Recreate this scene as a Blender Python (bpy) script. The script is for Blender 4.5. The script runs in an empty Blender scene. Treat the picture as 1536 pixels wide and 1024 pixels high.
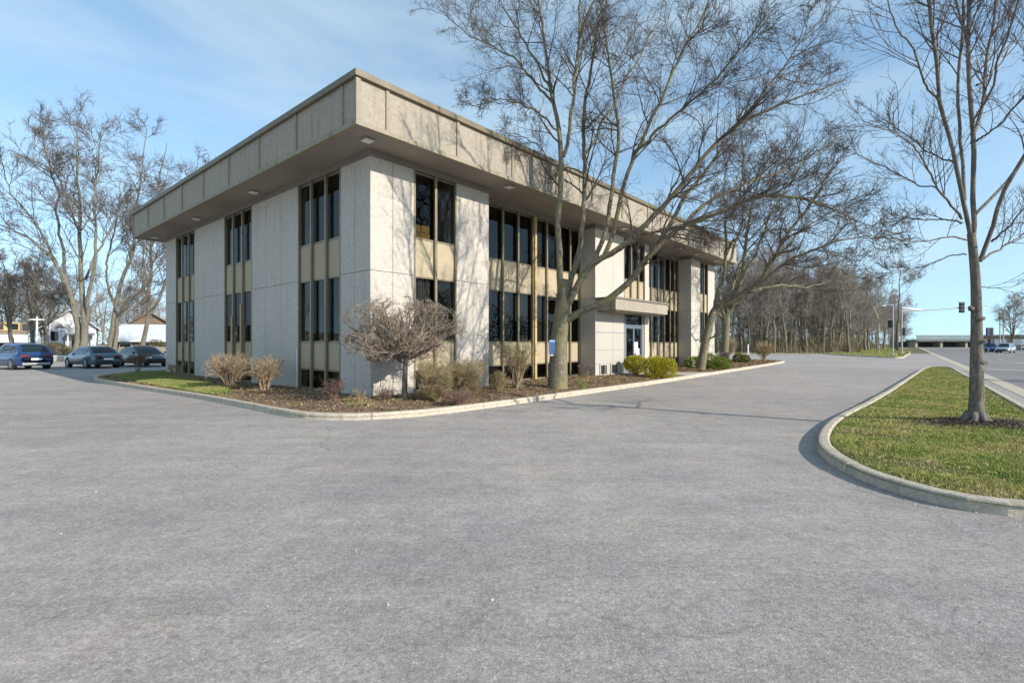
import bpy, math, random
import numpy as np
from mathutils import Vector, Matrix
from mathutils.geometry import delaunay_2d_cdt

rng = np.random.default_rng(11)
random.seed(11)
scene = bpy.context.scene
COL = scene.collection
PI = math.pi
R = math.radians

# ------------------------------------------------------------------ camera model
FPX, CXP, HOR, CAMH = 762.0, 768.0, 515.0, 1.65

def W(px, y, Y):
    """a point seen at (px, y) of the photograph, Y metres ahead of the camera"""
    return np.array([(px - CXP) / FPX * Y, Y, CAMH - (y - HOR) / FPX * Y])

def G(px, y, z=0.0):
    Y = (CAMH - z) * FPX / (y - HOR)
    return np.array([(px - CXP) / FPX * Y, Y, z])

# ------------------------------------------------------------------ materials
def new_mat(name):
    m = bpy.data.materials.new(name)
    m.use_nodes = True
    nt = m.node_tree
    return m, nt, nt.nodes['Principled BSDF']

def nd(nt, typ, **kw):
    n = nt.nodes.new(typ)
    for k, v in kw.items():
        if hasattr(n, k) and k not in n.inputs:
            setattr(n, k, v)
        else:
            n.inputs[k].default_value = v
    return n

def coords(nt, scale=(1, 1, 1), kind='Object'):
    tc = nt.nodes.new('ShaderNodeTexCoord')
    mp = nt.nodes.new('ShaderNodeMapping')
    mp.inputs['Scale'].default_value = scale
    nt.links.new(tc.outputs[kind], mp.inputs['Vector'])
    return mp.outputs['Vector']

def noise(nt, vec, scale, detail=4, rough=0.55, dist=0.0):
    n = nt.nodes.new('ShaderNodeTexNoise')
    n.inputs['Scale'].default_value = scale
    n.inputs['Detail'].default_value = detail
    n.inputs['Roughness'].default_value = rough
    n.inputs['Distortion'].default_value = dist
    nt.links.new(vec, n.inputs['Vector'])
    return n.outputs['Fac']

def ramp(nt, fac, stops):
    r = nt.nodes.new('ShaderNodeValToRGB')
    e = r.color_ramp.elements
    e[0].position, e[0].color = stops[0][0], (*stops[0][1], 1)
    e[1].position, e[1].color = stops[-1][0], (*stops[-1][1], 1)
    for p, c in stops[1:-1]:
        x = e.new(p)
        x.color = (*c, 1)
    nt.links.new(fac, r.inputs['Fac'])
    return r.outputs['Color']

def mixc(nt, a, b, fac, mode='MIX'):
    m = nt.nodes.new('ShaderNodeMix')
    m.data_type = 'RGBA'
    m.blend_type = mode
    for sock, v in ((m.inputs[6], a), (m.inputs[7], b), (m.inputs[0], fac)):
        if isinstance(v, bpy.types.NodeSocket):
            nt.links.new(v, sock)
        elif isinstance(v, tuple):
            sock.default_value = (*v, 1)
        else:
            sock.default_value = v
    return m.outputs[2]

def bump(nt, b, h, strength, dist):
    n = nt.nodes.new('ShaderNodeBump')
    n.inputs['Strength'].default_value = strength
    n.inputs['Distance'].default_value = dist
    nt.links.new(h, n.inputs['Height'])
    nt.links.new(n.outputs['Normal'], b.inputs['Normal'])

def g3(v):
    return (v, v, v)

def plain(name, col, rough=0.6, metal=0.0, var=0.0, scale=6.0, spec=0.5, coat=0.0):
    m, nt, b = new_mat(name)
    b.inputs['Roughness'].default_value = rough
    b.inputs['Metallic'].default_value = metal
    b.inputs['Specular IOR Level'].default_value = spec
    b.inputs['Coat Weight'].default_value = coat
    if var:
        f = noise(nt, coords(nt), scale, 5, 0.65)
        c = ramp(nt, f, [(0.25, tuple(x * (1 - var) for x in col)), (0.75, tuple(min(1, x * (1 + var)) for x in col))])
        nt.links.new(c, b.inputs['Base Color'])
    else:
        b.inputs['Base Color'].default_value = (*col, 1)
    return m

def concrete(name, col, warm, streak=0.5, agg=1.0, rough=0.9):
    m, nt, b = new_mat(name)
    v = coords(nt)
    f1 = noise(nt, v, 0.5, 5, 0.6)
    f2 = noise(nt, v, 10, 5, 0.65, 0.8)
    f3 = noise(nt, v, 70, 3, 0.6)
    vs = coords(nt, (3.0, 3.0, 0.16))
    f4 = noise(nt, vs, 1.6, 5, 0.6)
    c = ramp(nt, f1, [(0.3, tuple(x * 0.91 for x in col)), (0.7, col)])
    c = mixc(nt, c, ramp(nt, f2, [(0.36, g3(0.81)), (0.60, g3(1.07))]), 0.8 * agg, 'MULTIPLY')
    c = mixc(nt, c, ramp(nt, f3, [(0.35, g3(0.80)), (0.6, g3(1.06))]), 0.5 * agg, 'MULTIPLY')
    c = mixc(nt, c, warm, ramp(nt, f4, [(0.56, g3(0)), (0.8, g3(streak))]))
    nt.links.new(c, b.inputs['Base Color'])
    b.inputs['Roughness'].default_value = rough
    b.inputs['Specular IOR Level'].default_value = 0.2
    mx = nt.nodes.new('ShaderNodeMath')
    mx.operation = 'ADD'
    nt.links.new(f2, mx.inputs[0])
    nt.links.new(f3, mx.inputs[1])
    bump(nt, b, mx.outputs[0], 0.55 * agg, 0.02)
    return m

def asphalt(name, base, tint=(1, 1, 1)):
    m, nt, b = new_mat(name)
    v = coords(nt)
    big = noise(nt, v, 0.12, 5, 0.6)
    vst = coords(nt, (0.25, 1.1, 1))
    vst2 = coords(nt, (0.9, 0.3, 1))
    st = noise(nt, vst, 1.3, 6, 0.65, 0.4)
    st2 = noise(nt, vst2, 0.8, 5, 0.6)
    mid = noise(nt, v, 2.6, 6, 0.7)
    fine = noise(nt, v, 75, 4, 0.8)
    vor = nt.nodes.new('ShaderNodeTexVoronoi')
    vor.inputs['Scale'].default_value = 120
    nt.links.new(v, vor.inputs['Vector'])
    col = tuple(base * t for t in tint)
    c = ramp(nt, big, [(0.3, tuple(x * 0.88 for x in col)), (0.7, tuple(x * 1.1 for x in col))])
    c = mixc(nt, c, ramp(nt, st, [(0.3, (0.80, 0.81, 0.84)), (0.65, (1.1, 1.09, 1.07))]), 0.8, 'MULTIPLY')
    c = mixc(nt, c, ramp(nt, st2, [(0.3, (0.86, 0.87, 0.9)), (0.7, (1.08, 1.07, 1.05))]), 0.6, 'MULTIPLY')
    c = mixc(nt, c, ramp(nt, mid, [(0.3, g3(0.80)), (0.7, g3(1.16))]), 0.8, 'MULTIPLY')
    c = mixc(nt, c, ramp(nt, fine, [(0.32, g3(0.62)), (0.5, g3(0.99)), (0.68, g3(1.38))]), 0.9, 'MULTIPLY')
    sep = nt.nodes.new('ShaderNodeSeparateColor')
    nt.links.new(vor.outputs['Color'], sep.inputs['Color'])
    c = mixc(nt, c, (base * 1.7, base * 1.66, base * 1.6), ramp(nt, sep.outputs[0], [(0.86, g3(0)), (0.99, g3(0.6))]))
    g2 = noise(nt, v, 26, 3, 0.7)
    c = mixc(nt, c, ramp(nt, g2, [(0.34, g3(0.74)), (0.5, g3(1.0)), (0.66, g3(1.22))]), 0.85, 'MULTIPLY')
    g4 = noise(nt, v, 9, 3, 0.7)
    c = mixc(nt, c, ramp(nt, g4, [(0.34, g3(0.86)), (0.66, g3(1.12))]), 0.8, 'MULTIPLY')
    wc = noise(nt, coords(nt, (1.0, 1.6, 1)), 0.75, 5, 0.65, 0.5)
    c = mixc(nt, c, ramp(nt, wc, [(0.36, (0.95, 0.97, 1.00)), (0.64, (1.05, 1.01, 0.96))]), 0.7, 'MULTIPLY')
    # oil drips and worn dark spots
    sp = noise(nt, coords(nt, (0.5, 1.4, 1)), 1.9, 3, 0.5)
    c = mixc(nt, c, tuple(x * 0.5 for x in col), ramp(nt, sp, [(0.66, g3(0)), (0.76, g3(0.5))]))
    # hairline cracks
    wv = nt.nodes.new('ShaderNodeTexVoronoi')
    wv.feature = 'DISTANCE_TO_EDGE'
    wv.inputs['Scale'].default_value = 0.21
    nv = nt.nodes.new('ShaderNodeTexNoise')
    nv.inputs['Scale'].default_value = 1.2
    nv.inputs['Detail'].default_value = 6
    nt.links.new(v, nv.inputs['Vector'])
    va = nt.nodes.new('ShaderNodeVectorMath')
    va.operation = 'MULTIPLY_ADD'
    va.inputs[1].default_value = (0.9, 0.9, 0.0)
    nt.links.new(nv.outputs['Color'], va.inputs[0])
    nt.links.new(v, va.inputs[2])
    nt.links.new(va.outputs[0], wv.inputs['Vector'])
    gate = noise(nt, v, 0.3, 2, 0.5)
    cr = ramp(nt, wv.outputs['Distance'], [(0.0, g3(0.5)), (0.003, g3(0))])
    cr = mixc(nt, g3(0), cr, ramp(nt, gate, [(0.46, g3(0)), (0.56, g3(1))]))
    c = mixc(nt, c, tuple(x * 0.35 for x in col), cr)
    nt.links.new(c, b.inputs['Base Color'])
    b.inputs['Roughness'].default_value = 0.88
    b.inputs['Specular IOR Level'].default_value = 0.25
    bump(nt, b, fine, 0.6, 0.012)
    return m

def ramp_mat(name, stops, scale, detail=5, rough=0.9, bmp=0.0, bdist=0.02, second=None, stretch=(1, 1, 1)):
    m, nt, b = new_mat(name)
    v = coords(nt, stretch)
    f = noise(nt, v, scale, detail, 0.65)
    c = ramp(nt, f, stops)
    if second:
        s2, lo, hi = second
        f2 = noise(nt, v, s2, 4, 0.6)
        c = mixc(nt, c, ramp(nt, f2, [(0.3, g3(lo)), (0.7, g3(hi))]), 0.9, 'MULTIPLY')
        if bmp:
            bump(nt, b, f2, bmp, bdist)
    elif bmp:
        bump(nt, b, f, bmp, bdist)
    nt.links.new(c, b.inputs['Base Color'])
    b.inputs['Roughness'].default_value = rough
    b.inputs['Specular IOR Level'].default_value = 0.2
    return m

def bark(name, a, b_, moss=None):
    m, nt, b = new_mat(name)
    v = coords(nt, (1, 1, 0.25))
    f = noise(nt, v, 16, 6, 0.7, 0.5)
    f2 = noise(nt, coords(nt), 1.4, 4, 0.6)
    f3 = noise(nt, coords(nt, (1, 1, 1.6)), 7, 5, 0.65, 0.8)
    c = ramp(nt, f, [(0.36, a), (0.64, b_)])
    c = mixc(nt, c, ramp(nt, f3, [(0.36, g3(0.55)), (0.58, g3(1.1))]), 0.85, 'MULTIPLY')
    if moss:
        c = mixc(nt, c, moss, ramp(nt, f2, [(0.4, g3(0)), (0.62, g3(0.75))]))
    nt.links.new(c, b.inputs['Base Color'])
    b.inputs['Roughness'].default_value = 0.9
    b.inputs['Specular IOR Level'].default_value = 0.2
    bump(nt, b, f, 0.9, 0.03)
    return m

def glass_mat(name, col=(0.006, 0.007, 0.008)):
    m, nt, b = new_mat(name)
    b.inputs['Roughness'].default_value = 0.03
    b.inputs['IOR'].default_value = 1.5
    b.inputs['Base Color'].default_value = (*col, 1)
    f = noise(nt, coords(nt), 0.6, 2, 0.4)
    bump(nt, b, f, 0.03, 0.05)
    return m

def pane_mat(name, tint):
    """tinted see-through pane: mirror by fresnel, the rest passes through darkened"""
    m, nt, b = new_mat(name)
    out = nt.nodes['Material Output']
    tr = nt.nodes.new('ShaderNodeBsdfTransparent')
    tr.inputs['Color'].default_value = (*tint, 1)
    gl = nt.nodes.new('ShaderNodeBsdfGlossy')
    gl.inputs['Roughness'].default_value = 0.02
    # Schlick's law on the facing angle, the same on both faces of the pane
    lw = nt.nodes.new('ShaderNodeLayerWeight')
    pw = nt.nodes.new('ShaderNodeMath')
    pw.operation = 'POWER'
    pw.inputs[1].default_value = 5.0
    nt.links.new(lw.outputs['Facing'], pw.inputs[0])
    fr = nt.nodes.new('ShaderNodeMath')
    fr.operation = 'MULTIPLY_ADD'
    fr.inputs[1].default_value = 0.6
    fr.inputs[2].default_value = 0.035
    nt.links.new(pw.outputs[0], fr.inputs[0])
    bp = nt.nodes.new('ShaderNodeBump')
    bp.inputs['Strength'].default_value = 0.05
    bp.inputs['Distance'].default_value = 0.05
    nt.links.new(noise(nt, coords(nt), 0.7, 2, 0.4), bp.inputs['Height'])
    nt.links.new(bp.outputs['Normal'], gl.inputs['Normal'])
    mx = nt.nodes.new('ShaderNodeMixShader')
    nt.links.new(fr.outputs[0], mx.inputs[0])
    nt.links.new(tr.outputs[0], mx.inputs[1])
    nt.links.new(gl.outputs[0], mx.inputs[2])
    nt.links.new(mx.outputs[0], out.inputs['Surface'])
    return m

M = {}
M['concrete'] = concrete('precast_concrete', (0.60, 0.54, 0.465), (0.37, 0.315, 0.25), 0.6)
M['fascia'] = concrete('fascia_concrete', (0.415, 0.36, 0.285), (0.20, 0.16, 0.105), 0.95)
M['fascia_rib'] = concrete('fascia_rib_concrete', (0.36, 0.31, 0.23), (0.17, 0.14, 0.085), 0.95, 0.6)
M['smooth'] = concrete('smooth_concrete', (0.50, 0.465, 0.405), (0.45, 0.41, 0.36), 0.4, 0.3)
M['groove'] = plain('dark_joint', (0.14, 0.13, 0.12), 0.9)  # dark backing and lines of the panel joints
M['spandrel'] = concrete('beige_spandrel', (0.47, 0.385, 0.262), (0.40, 0.32, 0.2), 0.4, 0.45)
M['bronze'] = plain('bronze_metal', (0.25, 0.205, 0.13), 0.45, 0.35, 0.25, 5)
M['cap'] = plain('roof_cap_metal', (0.185, 0.15, 0.095), 0.55, 0.2, 0.25, 2.5)
M['soffit'] = plain('soffit_paint', (0.30, 0.265, 0.225), 0.85, 0, 0.12, 0.8)
M['band'] = plain('trim_band', (0.22, 0.195, 0.165), 0.8, 0, 0.12, 1.2)
M['roof'] = plain('roof_gravel', (0.3, 0.29, 0.27), 0.95, 0, 0.2, 9)
M['glass'] = pane_mat('bronze_glass', (0.62, 0.60, 0.56))
M['dark_pane'] = glass_mat('dark_pane')
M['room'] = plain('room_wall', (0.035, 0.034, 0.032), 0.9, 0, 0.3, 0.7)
M['blind'] = plain('grey_blind', (0.20, 0.195, 0.18), 0.8, 0, 0.12, 2)
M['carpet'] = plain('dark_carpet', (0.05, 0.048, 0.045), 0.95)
M['alu'] = plain('door_aluminium', (0.20, 0.25, 0.30), 0.4, 0.5, 0.1, 6)
M['white'] = plain('white_paint', (0.78, 0.78, 0.77), 0.6, 0, 0.06, 3)
M['lens'] = plain('lamp_lens', (0.8, 0.79, 0.74), 0.4)
M['black'] = plain('black_paint', (0.02, 0.02, 0.022), 0.5)
M['steel'] = plain('galvanised_steel', (0.42, 0.43, 0.44), 0.5, 0.6, 0.15, 4)
M['kerb'] = concrete('kerb_concrete', (0.60, 0.515, 0.40), (0.24, 0.2, 0.15), 0.8, 1.25)
M['lot'] = asphalt('lot_asphalt', 0.342, (1.105, 0.985, 0.885))
M['road'] = asphalt('road_asphalt', 0.24, (1.06, 0.99, 0.92))
M['line'] = plain('road_paint', (0.6, 0.59, 0.56), 0.8, 0, 0.2, 4)
M['earth'] = ramp_mat('earth_ground', [(0.3, (0.13, 0.10, 0.06)), (0.5, (0.17, 0.14, 0.075)), (0.68, (0.13, 0.15, 0.05))], 0.35, 6, second=(6, 0.75, 1.15))
M['mulch'] = ramp_mat('mulch', [(0.3, (0.125, 0.08, 0.05)), (0.5, (0.25, 0.17, 0.10)), (0.7, (0.36, 0.26, 0.16))], 2.2, 6, 0.95, 1.0, 0.05, (28, 0.5, 1.35))
M['lawn'] = ramp_mat('lawn_soil', [(0.3, (0.085, 0.085, 0.035)), (0.7, (0.15, 0.155, 0.05))], 1.5, 6, 0.95, 0.8, 0.04, (30, 0.6, 1.2))
M['grass'] = ramp_mat('grass_blade', [(0.28, (0.20, 0.265, 0.05)), (0.44, (0.30, 0.335, 0.085)), (0.55, (0.42, 0.38, 0.125)), (0.68, (0.52, 0.43, 0.21))], 1.1, 6, 0.7, second=(9, 0.75, 1.25))
M['grass_green'] = ramp_mat('grass_blade_fresh', [(0.3, (0.15, 0.20, 0.04)), (0.48, (0.235, 0.265, 0.075)), (0.68, (0.37, 0.31, 0.14))], 1.3, 6, 0.7, second=(9, 0.8, 1.2))
M['litter'] = ramp_mat('leaf_litter', [(0.3, (0.15, 0.095, 0.05)), (0.5, (0.29, 0.195, 0.11)), (0.7, (0.42, 0.31, 0.18))], 9, 5, 0.9)
M['bark_moss'] = bark('mossy_bark', (0.115, 0.095, 0.065), (0.29, 0.25, 0.185), (0.23, 0.21, 0.10))
M['bark_grey'] = bark('grey_bark', (0.10, 0.082, 0.066), (0.30, 0.26, 0.215), (0.16, 0.135, 0.11))
M['bark_pale'] = bark('pale_bark', (0.08, 0.07, 0.055), (0.285, 0.255, 0.205), (0.21, 0.195, 0.135))
M['bark_wood'] = bark('woodland_bark', (0.12, 0.095, 0.07), (0.32, 0.265, 0.205), (0.26, 0.225, 0.15))
M['twig'] = plain('twig_bark', (0.115, 0.09, 0.072), 0.9, 0, 0.3, 3, 0.2)
M['twig_fine'] = plain('fine_twig', (0.105, 0.08, 0.066), 0.9, 0, 0.3, 3, 0.2)
M['twig_pale'] = plain('pale_twig', (0.15, 0.125, 0.105), 0.9, 0, 0.3, 2, 0.2)
M['twig_wood'] = plain('woodland_twig', (0.32, 0.275, 0.235), 0.9, 0, 0.3, 0.7, 0.2)
M['twig_tan'] = plain('tan_twig', (0.37, 0.275, 0.175), 0.9, 0, 0.3, 4, 0.2)
M['twig_olive'] = plain('olive_twig', (0.37, 0.29, 0.16), 0.9, 0, 0.35, 3, 0.2)
M['twig_umbrella'] = plain('umbrella_twig', (0.29, 0.225, 0.17), 0.9, 0, 0.3, 5, 0.2)
M['twig_red'] = plain('reddish_twig', (0.235, 0.15, 0.12), 0.9, 0, 0.3, 5, 0.2)
M['twig_mauve'] = plain('mauve_twig', (0.25, 0.19, 0.165), 0.9, 0, 0.3, 5, 0.2)
M['bud'] = plain('green_bud', (0.26, 0.27, 0.10), 0.8, 0, 0.3, 6, 0.2)
M['leaf_gold'] = ramp_mat('golden_evergreen', [(0.3, (0.22, 0.215, 0.015)), (0.5, (0.40, 0.36, 0.03)), (0.72, (0.55, 0.46, 0.06))], 6, 4, 0.6)
M['leaf_green'] = ramp_mat('green_evergreen', [(0.3, (0.09, 0.14, 0.02)), (0.5, (0.18, 0.24, 0.035)), (0.72, (0.29, 0.33, 0.06))], 6, 4, 0.6)
M['leaf_olive'] = ramp_mat('olive_evergreen', [(0.3, (0.10, 0.12, 0.02)), (0.5, (0.18, 0.18, 0.03)), (0.72, (0.26, 0.235, 0.05))], 6, 4, 0.6)
M['brush'] = ramp_mat('brush', [(0.3, (0.19, 0.15, 0.105)), (0.5, (0.26, 0.21, 0.14)), (0.7, (0.27, 0.25, 0.12))], 0.4, 5, 0.9)
M['hedge'] = ramp_mat('hedge_leaf', [(0.3, (0.07, 0.06, 0.03)), (0.5, (0.15, 0.12, 0.06)), (0.7, (0.18, 0.17, 0.06))], 1.5, 5, 0.9)
M['tyre'] = plain('tyre_rubber', (0.02, 0.02, 0.02), 0.85)
M['rim'] = plain('wheel_rim', (0.42, 0.43, 0.45), 0.35, 0.8)
M['car_glass'] = glass_mat('car_glass', (0.012, 0.02, 0.024))
M['tail'] = plain('tail_lamp', (0.22, 0.02, 0.025), 0.25)
M['head'] = plain('head_lamp', (0.75, 0.78, 0.8), 0.15)
M['plate'] = plain('number_plate', (0.8, 0.8, 0.78), 0.5)
M['trim'] = plain('black_plastic', (0.025, 0.025, 0.027), 0.6)
M['silver_trim'] = plain('silver_trim', (0.5, 0.5, 0.48), 0.4, 0.6)
M['sign_blue'] = plain('sign_blue', (0.075, 0.125, 0.29), 0.45, 0, 0.1, 8)
M['sign_pale'] = plain('sign_pale_blue', (0.30, 0.44, 0.66), 0.5)
M['amber'] = plain('amber_pole', (0.55, 0.38, 0.16), 0.5)
def paint(name, c):
    return plain(name, c, 0.28, 0.3, 0.0, 6, 0.5, 0.8)

# ------------------------------------------------------------------ mesh helpers
def link_mesh(name, V, F, mat, parent=None, smooth=False, mats=None, midx=None):
    me = bpy.data.meshes.new(name)
    V = np.asarray(V, dtype=np.float32).reshape(-1, 3)
    if isinstance(F, np.ndarray):
        nf, k = F.shape
        me.vertices.add(len(V))
        me.vertices.foreach_set('co', V.ravel())
        me.loops.add(nf * k)
        me.loops.foreach_set('vertex_index', F.astype(np.int32).ravel())
        me.polygons.add(nf)
        me.polygons.foreach_set('loop_start', np.arange(0, nf * k, k, dtype=np.int32))
        me.update(calc_edges=True)
    else:
        me.from_pydata(V.tolist(), [], F)
    for m_ in (mats or [mat]):
        me.materials.append(m_)
    if midx is not None:
        me.polygons.foreach_set('material_index', np.asarray(midx, dtype=np.int32))
    if smooth:
        me.polygons.foreach_set('use_smooth', np.ones(len(me.polygons), dtype=bool))
    me.update()
    o = bpy.data.objects.new(name, me)
    COL.objects.link(o)
    if parent is not None:
        o.parent = parent
    return o

class MB:
    def __init__(s):
        s.v, s.f, s.m, s.mats = [], [], [], []
    def mi(s, mat):
        if mat not in s.mats:
            s.mats.append(mat)
        return s.mats.index(mat)
    def add(s, V, F, mat):
        o = len(s.v)
        s.v += [tuple(map(float, p)) for p in V]
        i = s.mi(mat)
        for f in F:
            s.f.append([a + o for a in f])
            s.m.append(i)
        return s
    def box(s, x0, x1, y0, y1, z0, z1, mat, bev=0.0):
        if bev <= 0:
            V = [(x, y, z) for z in (z0, z1) for y in (y0, y1) for x in (x0, x1)]
            F = [(0, 2, 3, 1), (4, 5, 7, 6), (0, 1, 5, 4), (2, 6, 7, 3), (0, 4, 6, 2), (1, 3, 7, 5)]
            return s.add(V, F, mat)
        import bmesh
        bm = bmesh.new()
        bmesh.ops.create_cube(bm, size=1)
        for v in bm.verts:
            v.co = Vector(((x0 + x1) / 2 + v.co.x * (x1 - x0), (y0 + y1) / 2 + v.co.y * (y1 - y0), (z0 + z1) / 2 + v.co.z * (z1 - z0)))
        bmesh.ops.bevel(bm, geom=bm.edges[:], offset=bev, segments=2, affect='EDGES', profile=0.5)
        bm.verts.index_update()
        s.add([v.co for v in bm.verts], [[v.index for v in f.verts] for f in bm.faces], mat)
        bm.free()
        return s
    def tube(s, pts, rad, mat, n=8, cap=True):
        pts = [Vector(p) for p in pts]
        if not hasattr(rad, '__len__'):
            rad = [rad] * len(pts)
        V, F = [], []
        for i, p in enumerate(pts):
            t = (pts[min(i + 1, len(pts) - 1)] - pts[max(i - 1, 0)]).normalized()
            ref = Vector((0, 0, 1)) if abs(t.z) < 0.9 else Vector((1, 0, 0))
            a = t.cross(ref).normalized()
            b = t.cross(a)
            for k in range(n):
                th = 2 * PI * k / n
                V.append(p + (a * math.cos(th) + b * math.sin(th)) * rad[i])
        for i in range(len(pts) - 1):
            for k in range(n):
                F.append((i * n + k, i * n + (k + 1) % n, (i + 1) * n + (k + 1) % n, (i + 1) * n + k))
        if cap:
            F.append(tuple(range(n - 1, -1, -1)))
            F.append(tuple((len(pts) - 1) * n + k for k in range(n)))
        return s.add(V, F, mat)
    def prism(s, poly, z0, z1, mat):
        n = len(poly)
        V = [(p[0], p[1], z0) for p in poly] + [(p[0], p[1], z1) for p in poly]
        F = [tuple(range(n - 1, -1, -1)), tuple(range(n, 2 * n))] + [(i, (i + 1) % n, n + (i + 1) % n, n + i) for i in range(n)]
        return s.add(V, F, mat)
    def build(s, name, parent=None, smooth=False):
        return link_mesh(name, s.v, s.f, None, parent, smooth, s.mats, s.m)

def empty(name, loc=(0, 0, 0), rz=0.0):
    o = bpy.data.objects.new(name, None)
    COL.objects.link(o)
    o.empty_display_size = 0.3
    o.location = [float(x) for x in loc]
    o.rotation_euler = (0, 0, rz)
    return o

def tag(o, label=None, cat=None, group=None, kind=None):
    if label: o['label'] = label
    if cat: o['category'] = cat
    if group: o['group'] = group
    if kind: o['kind'] = kind
    return o

def dup(root, loc, rz=0.0, sc=1.0, label=None, group=None):
    r = root.copy()
    COL.objects.link(r)
    r.location = [float(x) for x in loc]
    r.rotation_euler = (0, 0, rz)
    r.scale = (sc, sc, sc) if not hasattr(sc, '__len__') else sc
    if label: r['label'] = label
    if group: r['group'] = group
    for ch in list(root.children):
        c = ch.copy()
        COL.objects.link(c)
        c.parent = r
        for g_ in ch.children:
            d = g_.copy()
            COL.objects.link(d)
            d.parent = c
    return r

def chaikin(p, it=2, closed=True):
    p = np.asarray(p, float)
    for _ in range(it):
        q = []
        n = len(p)
        rngi = range(n) if closed else range(n - 1)
        if not closed: q.append(p[0])
        for i in rngi:
            a, b = p[i], p[(i + 1) % n]
            q += [a * 0.75 + b * 0.25, a * 0.25 + b * 0.75]
        if not closed: q.append(p[-1])
        p = np.array(q)
    return p

def resample(p, k):
    p = np.asarray(p, float)
    d = np.r_[0, np.cumsum(np.linalg.norm(np.diff(p, axis=0), axis=1))]
    t = np.linspace(0, d[-1], k)
    return np.stack([np.interp(t, d, p[:, i]) for i in range(p.shape[1])], 1)

def inside(poly, pts):
    x, y = pts[:, 0], pts[:, 1]
    c = np.zeros(len(pts), bool)
    n = len(poly)
    for i in range(n):
        x1, y1 = poly[i][:2]
        x2, y2 = poly[(i + 1) % n][:2]
        m = (y1 > y) != (y2 > y)
        xi = (x2 - x1) * (y - y1) / (y2 - y1 + 1e-12) + x1
        c ^= m & (x < xi)
    return c

def edge_dist(poly, pts):
    best = np.full(len(pts), 1e9)
    n = len(poly)
    for i in range(n):
        a = np.asarray(poly[i][:2])
        b = np.asarray(poly[(i + 1) % n][:2])
        ab = b - a
        t = np.clip(((pts[:, :2] - a) @ ab) / (ab @ ab + 1e-12), 0, 1)
        best = np.minimum(best, np.linalg.norm(pts[:, :2] - (a + t[:, None] * ab), axis=1))
    return best

def wob(p, s, seed=0):
    x, y = p[:, 0], p[:, 1]
    return (np.sin(x * 1.7 * s + seed) * np.cos(y * 1.3 * s + seed * 2) + 0.5 * np.sin(x * 4.1 * s + y * 3.3 * s + seed)) / 1.5

def patch(name, poly, zf, mat, spacing=0.5, maxpts=6000, kind='structure'):
    poly = np.asarray(poly, float)[:, :2]
    lo, hi = poly.min(0), poly.max(0)
    gx = np.arange(lo[0], hi[0], spacing)
    gy = np.arange(lo[1], hi[1], spacing)
    P = np.stack(np.meshgrid(gx, gy), -1).reshape(-1, 2)
    P = P + rng.uniform(-0.3, 0.3, P.shape) * spacing
    P = P[inside(poly, P)]
    P = P[edge_dist(poly, P) > spacing * 0.3][:maxpts]
    allp = np.vstack([poly, P])
    n = len(poly)
    r = delaunay_2d_cdt([Vector(p) for p in allp.tolist()], [(i, (i + 1) % n) for i in range(n)], [list(range(n))], 1, 1e-5)
    V2 = np.array([tuple(v) for v in r[0]])
    z = zf(V2)
    V = np.c_[V2, z]
    F = [list(f) for f in r[2]]
    o = link_mesh(name, V, F, mat, None, True)
    if kind: o['kind'] = kind
    return o

def scatter(poly, n, weight=None):
    poly = np.asarray(poly, float)[:, :2]
    lo, hi = poly.min(0), poly.max(0)
    out = []
    got = 0
    while got < n:
        p = rng.uniform(lo, hi, (n * 2, 2))
        p = p[inside(poly, p)]
        if weight is not None:
            p = p[rng.random(len(p)) < weight(p)]
        out.append(p)
        got += len(p)
        if got == 0: break
    return np.vstack(out)[:n]

def leaves(centers, size, dirs=None, flat=0.0, aspect=0.5):
    """one small quad (diamond) leaf per centre -> V, F"""
    n = len(centers)
    if dirs is None:
        dirs = rng.normal(size=(n, 3))
        dirs[:, 2] *= (1 - flat)
    dirs = dirs / (np.linalg.norm(dirs, axis=1, keepdims=True) + 1e-9)
    q = rng.normal(size=(n, 3))
    q[:, 2] *= (1 - flat)
    side = np.cross(dirs, q)
    if flat > 0.3:
        side = np.cross(dirs, np.array([0, 0, 1.0]) + 0.35 * rng.normal(size=(n, 3)))
    side /= (np.linalg.norm(side, axis=1, keepdims=True) + 1e-9)
    s = (size * rng.uniform(0.6, 1.3, n))[:, None]
    a = centers - dirs * s * 0.5
    b = centers + dirs * s * 0.5
    c = centers + side * s * aspect * 0.5
    d = centers - side * s * aspect * 0.5
    V = np.stack([a, c, b, d], 1).reshape(-1, 3)
    F = np.arange(4 * n).reshape(n, 4)
    return V, F

def blades(pts, z, h, w):
    n = len(pts)
    ang = rng.uniform(0, 2 * PI, n)
    lean = rng.normal(0, 0.45, (n, 2)) * h[:, None]
    dx = np.c_[np.cos(ang), np.sin(ang)] * (w[:, None] / 2)
    b0 = np.c_[pts - dx, z - 0.01]
    b1 = np.c_[pts + dx, z - 0.01]
    mid0 = np.c_[pts - dx * 0.7 + lean * 0.35, z + h * 0.6]
    mid1 = np.c_[pts + dx * 0.7 + lean * 0.35, z + h * 0.6]
    tip = np.c_[pts + lean, z + h]
    V = np.stack([b0, b1, mid1, tip, mid0], 1).reshape(-1, 3)
    k = np.arange(n)[:, None] * 5
    F = np.vstack([k + np.array([[0, 1, 2]]), k + np.array([[0, 2, 4]]), k + np.array([[4, 2, 3]])])
    return V, F

# ------------------------------------------------------------------ branching plants
def nrm(v):
    return v / (np.linalg.norm(v, axis=-1, keepdims=True) + 1e-12)

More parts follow.
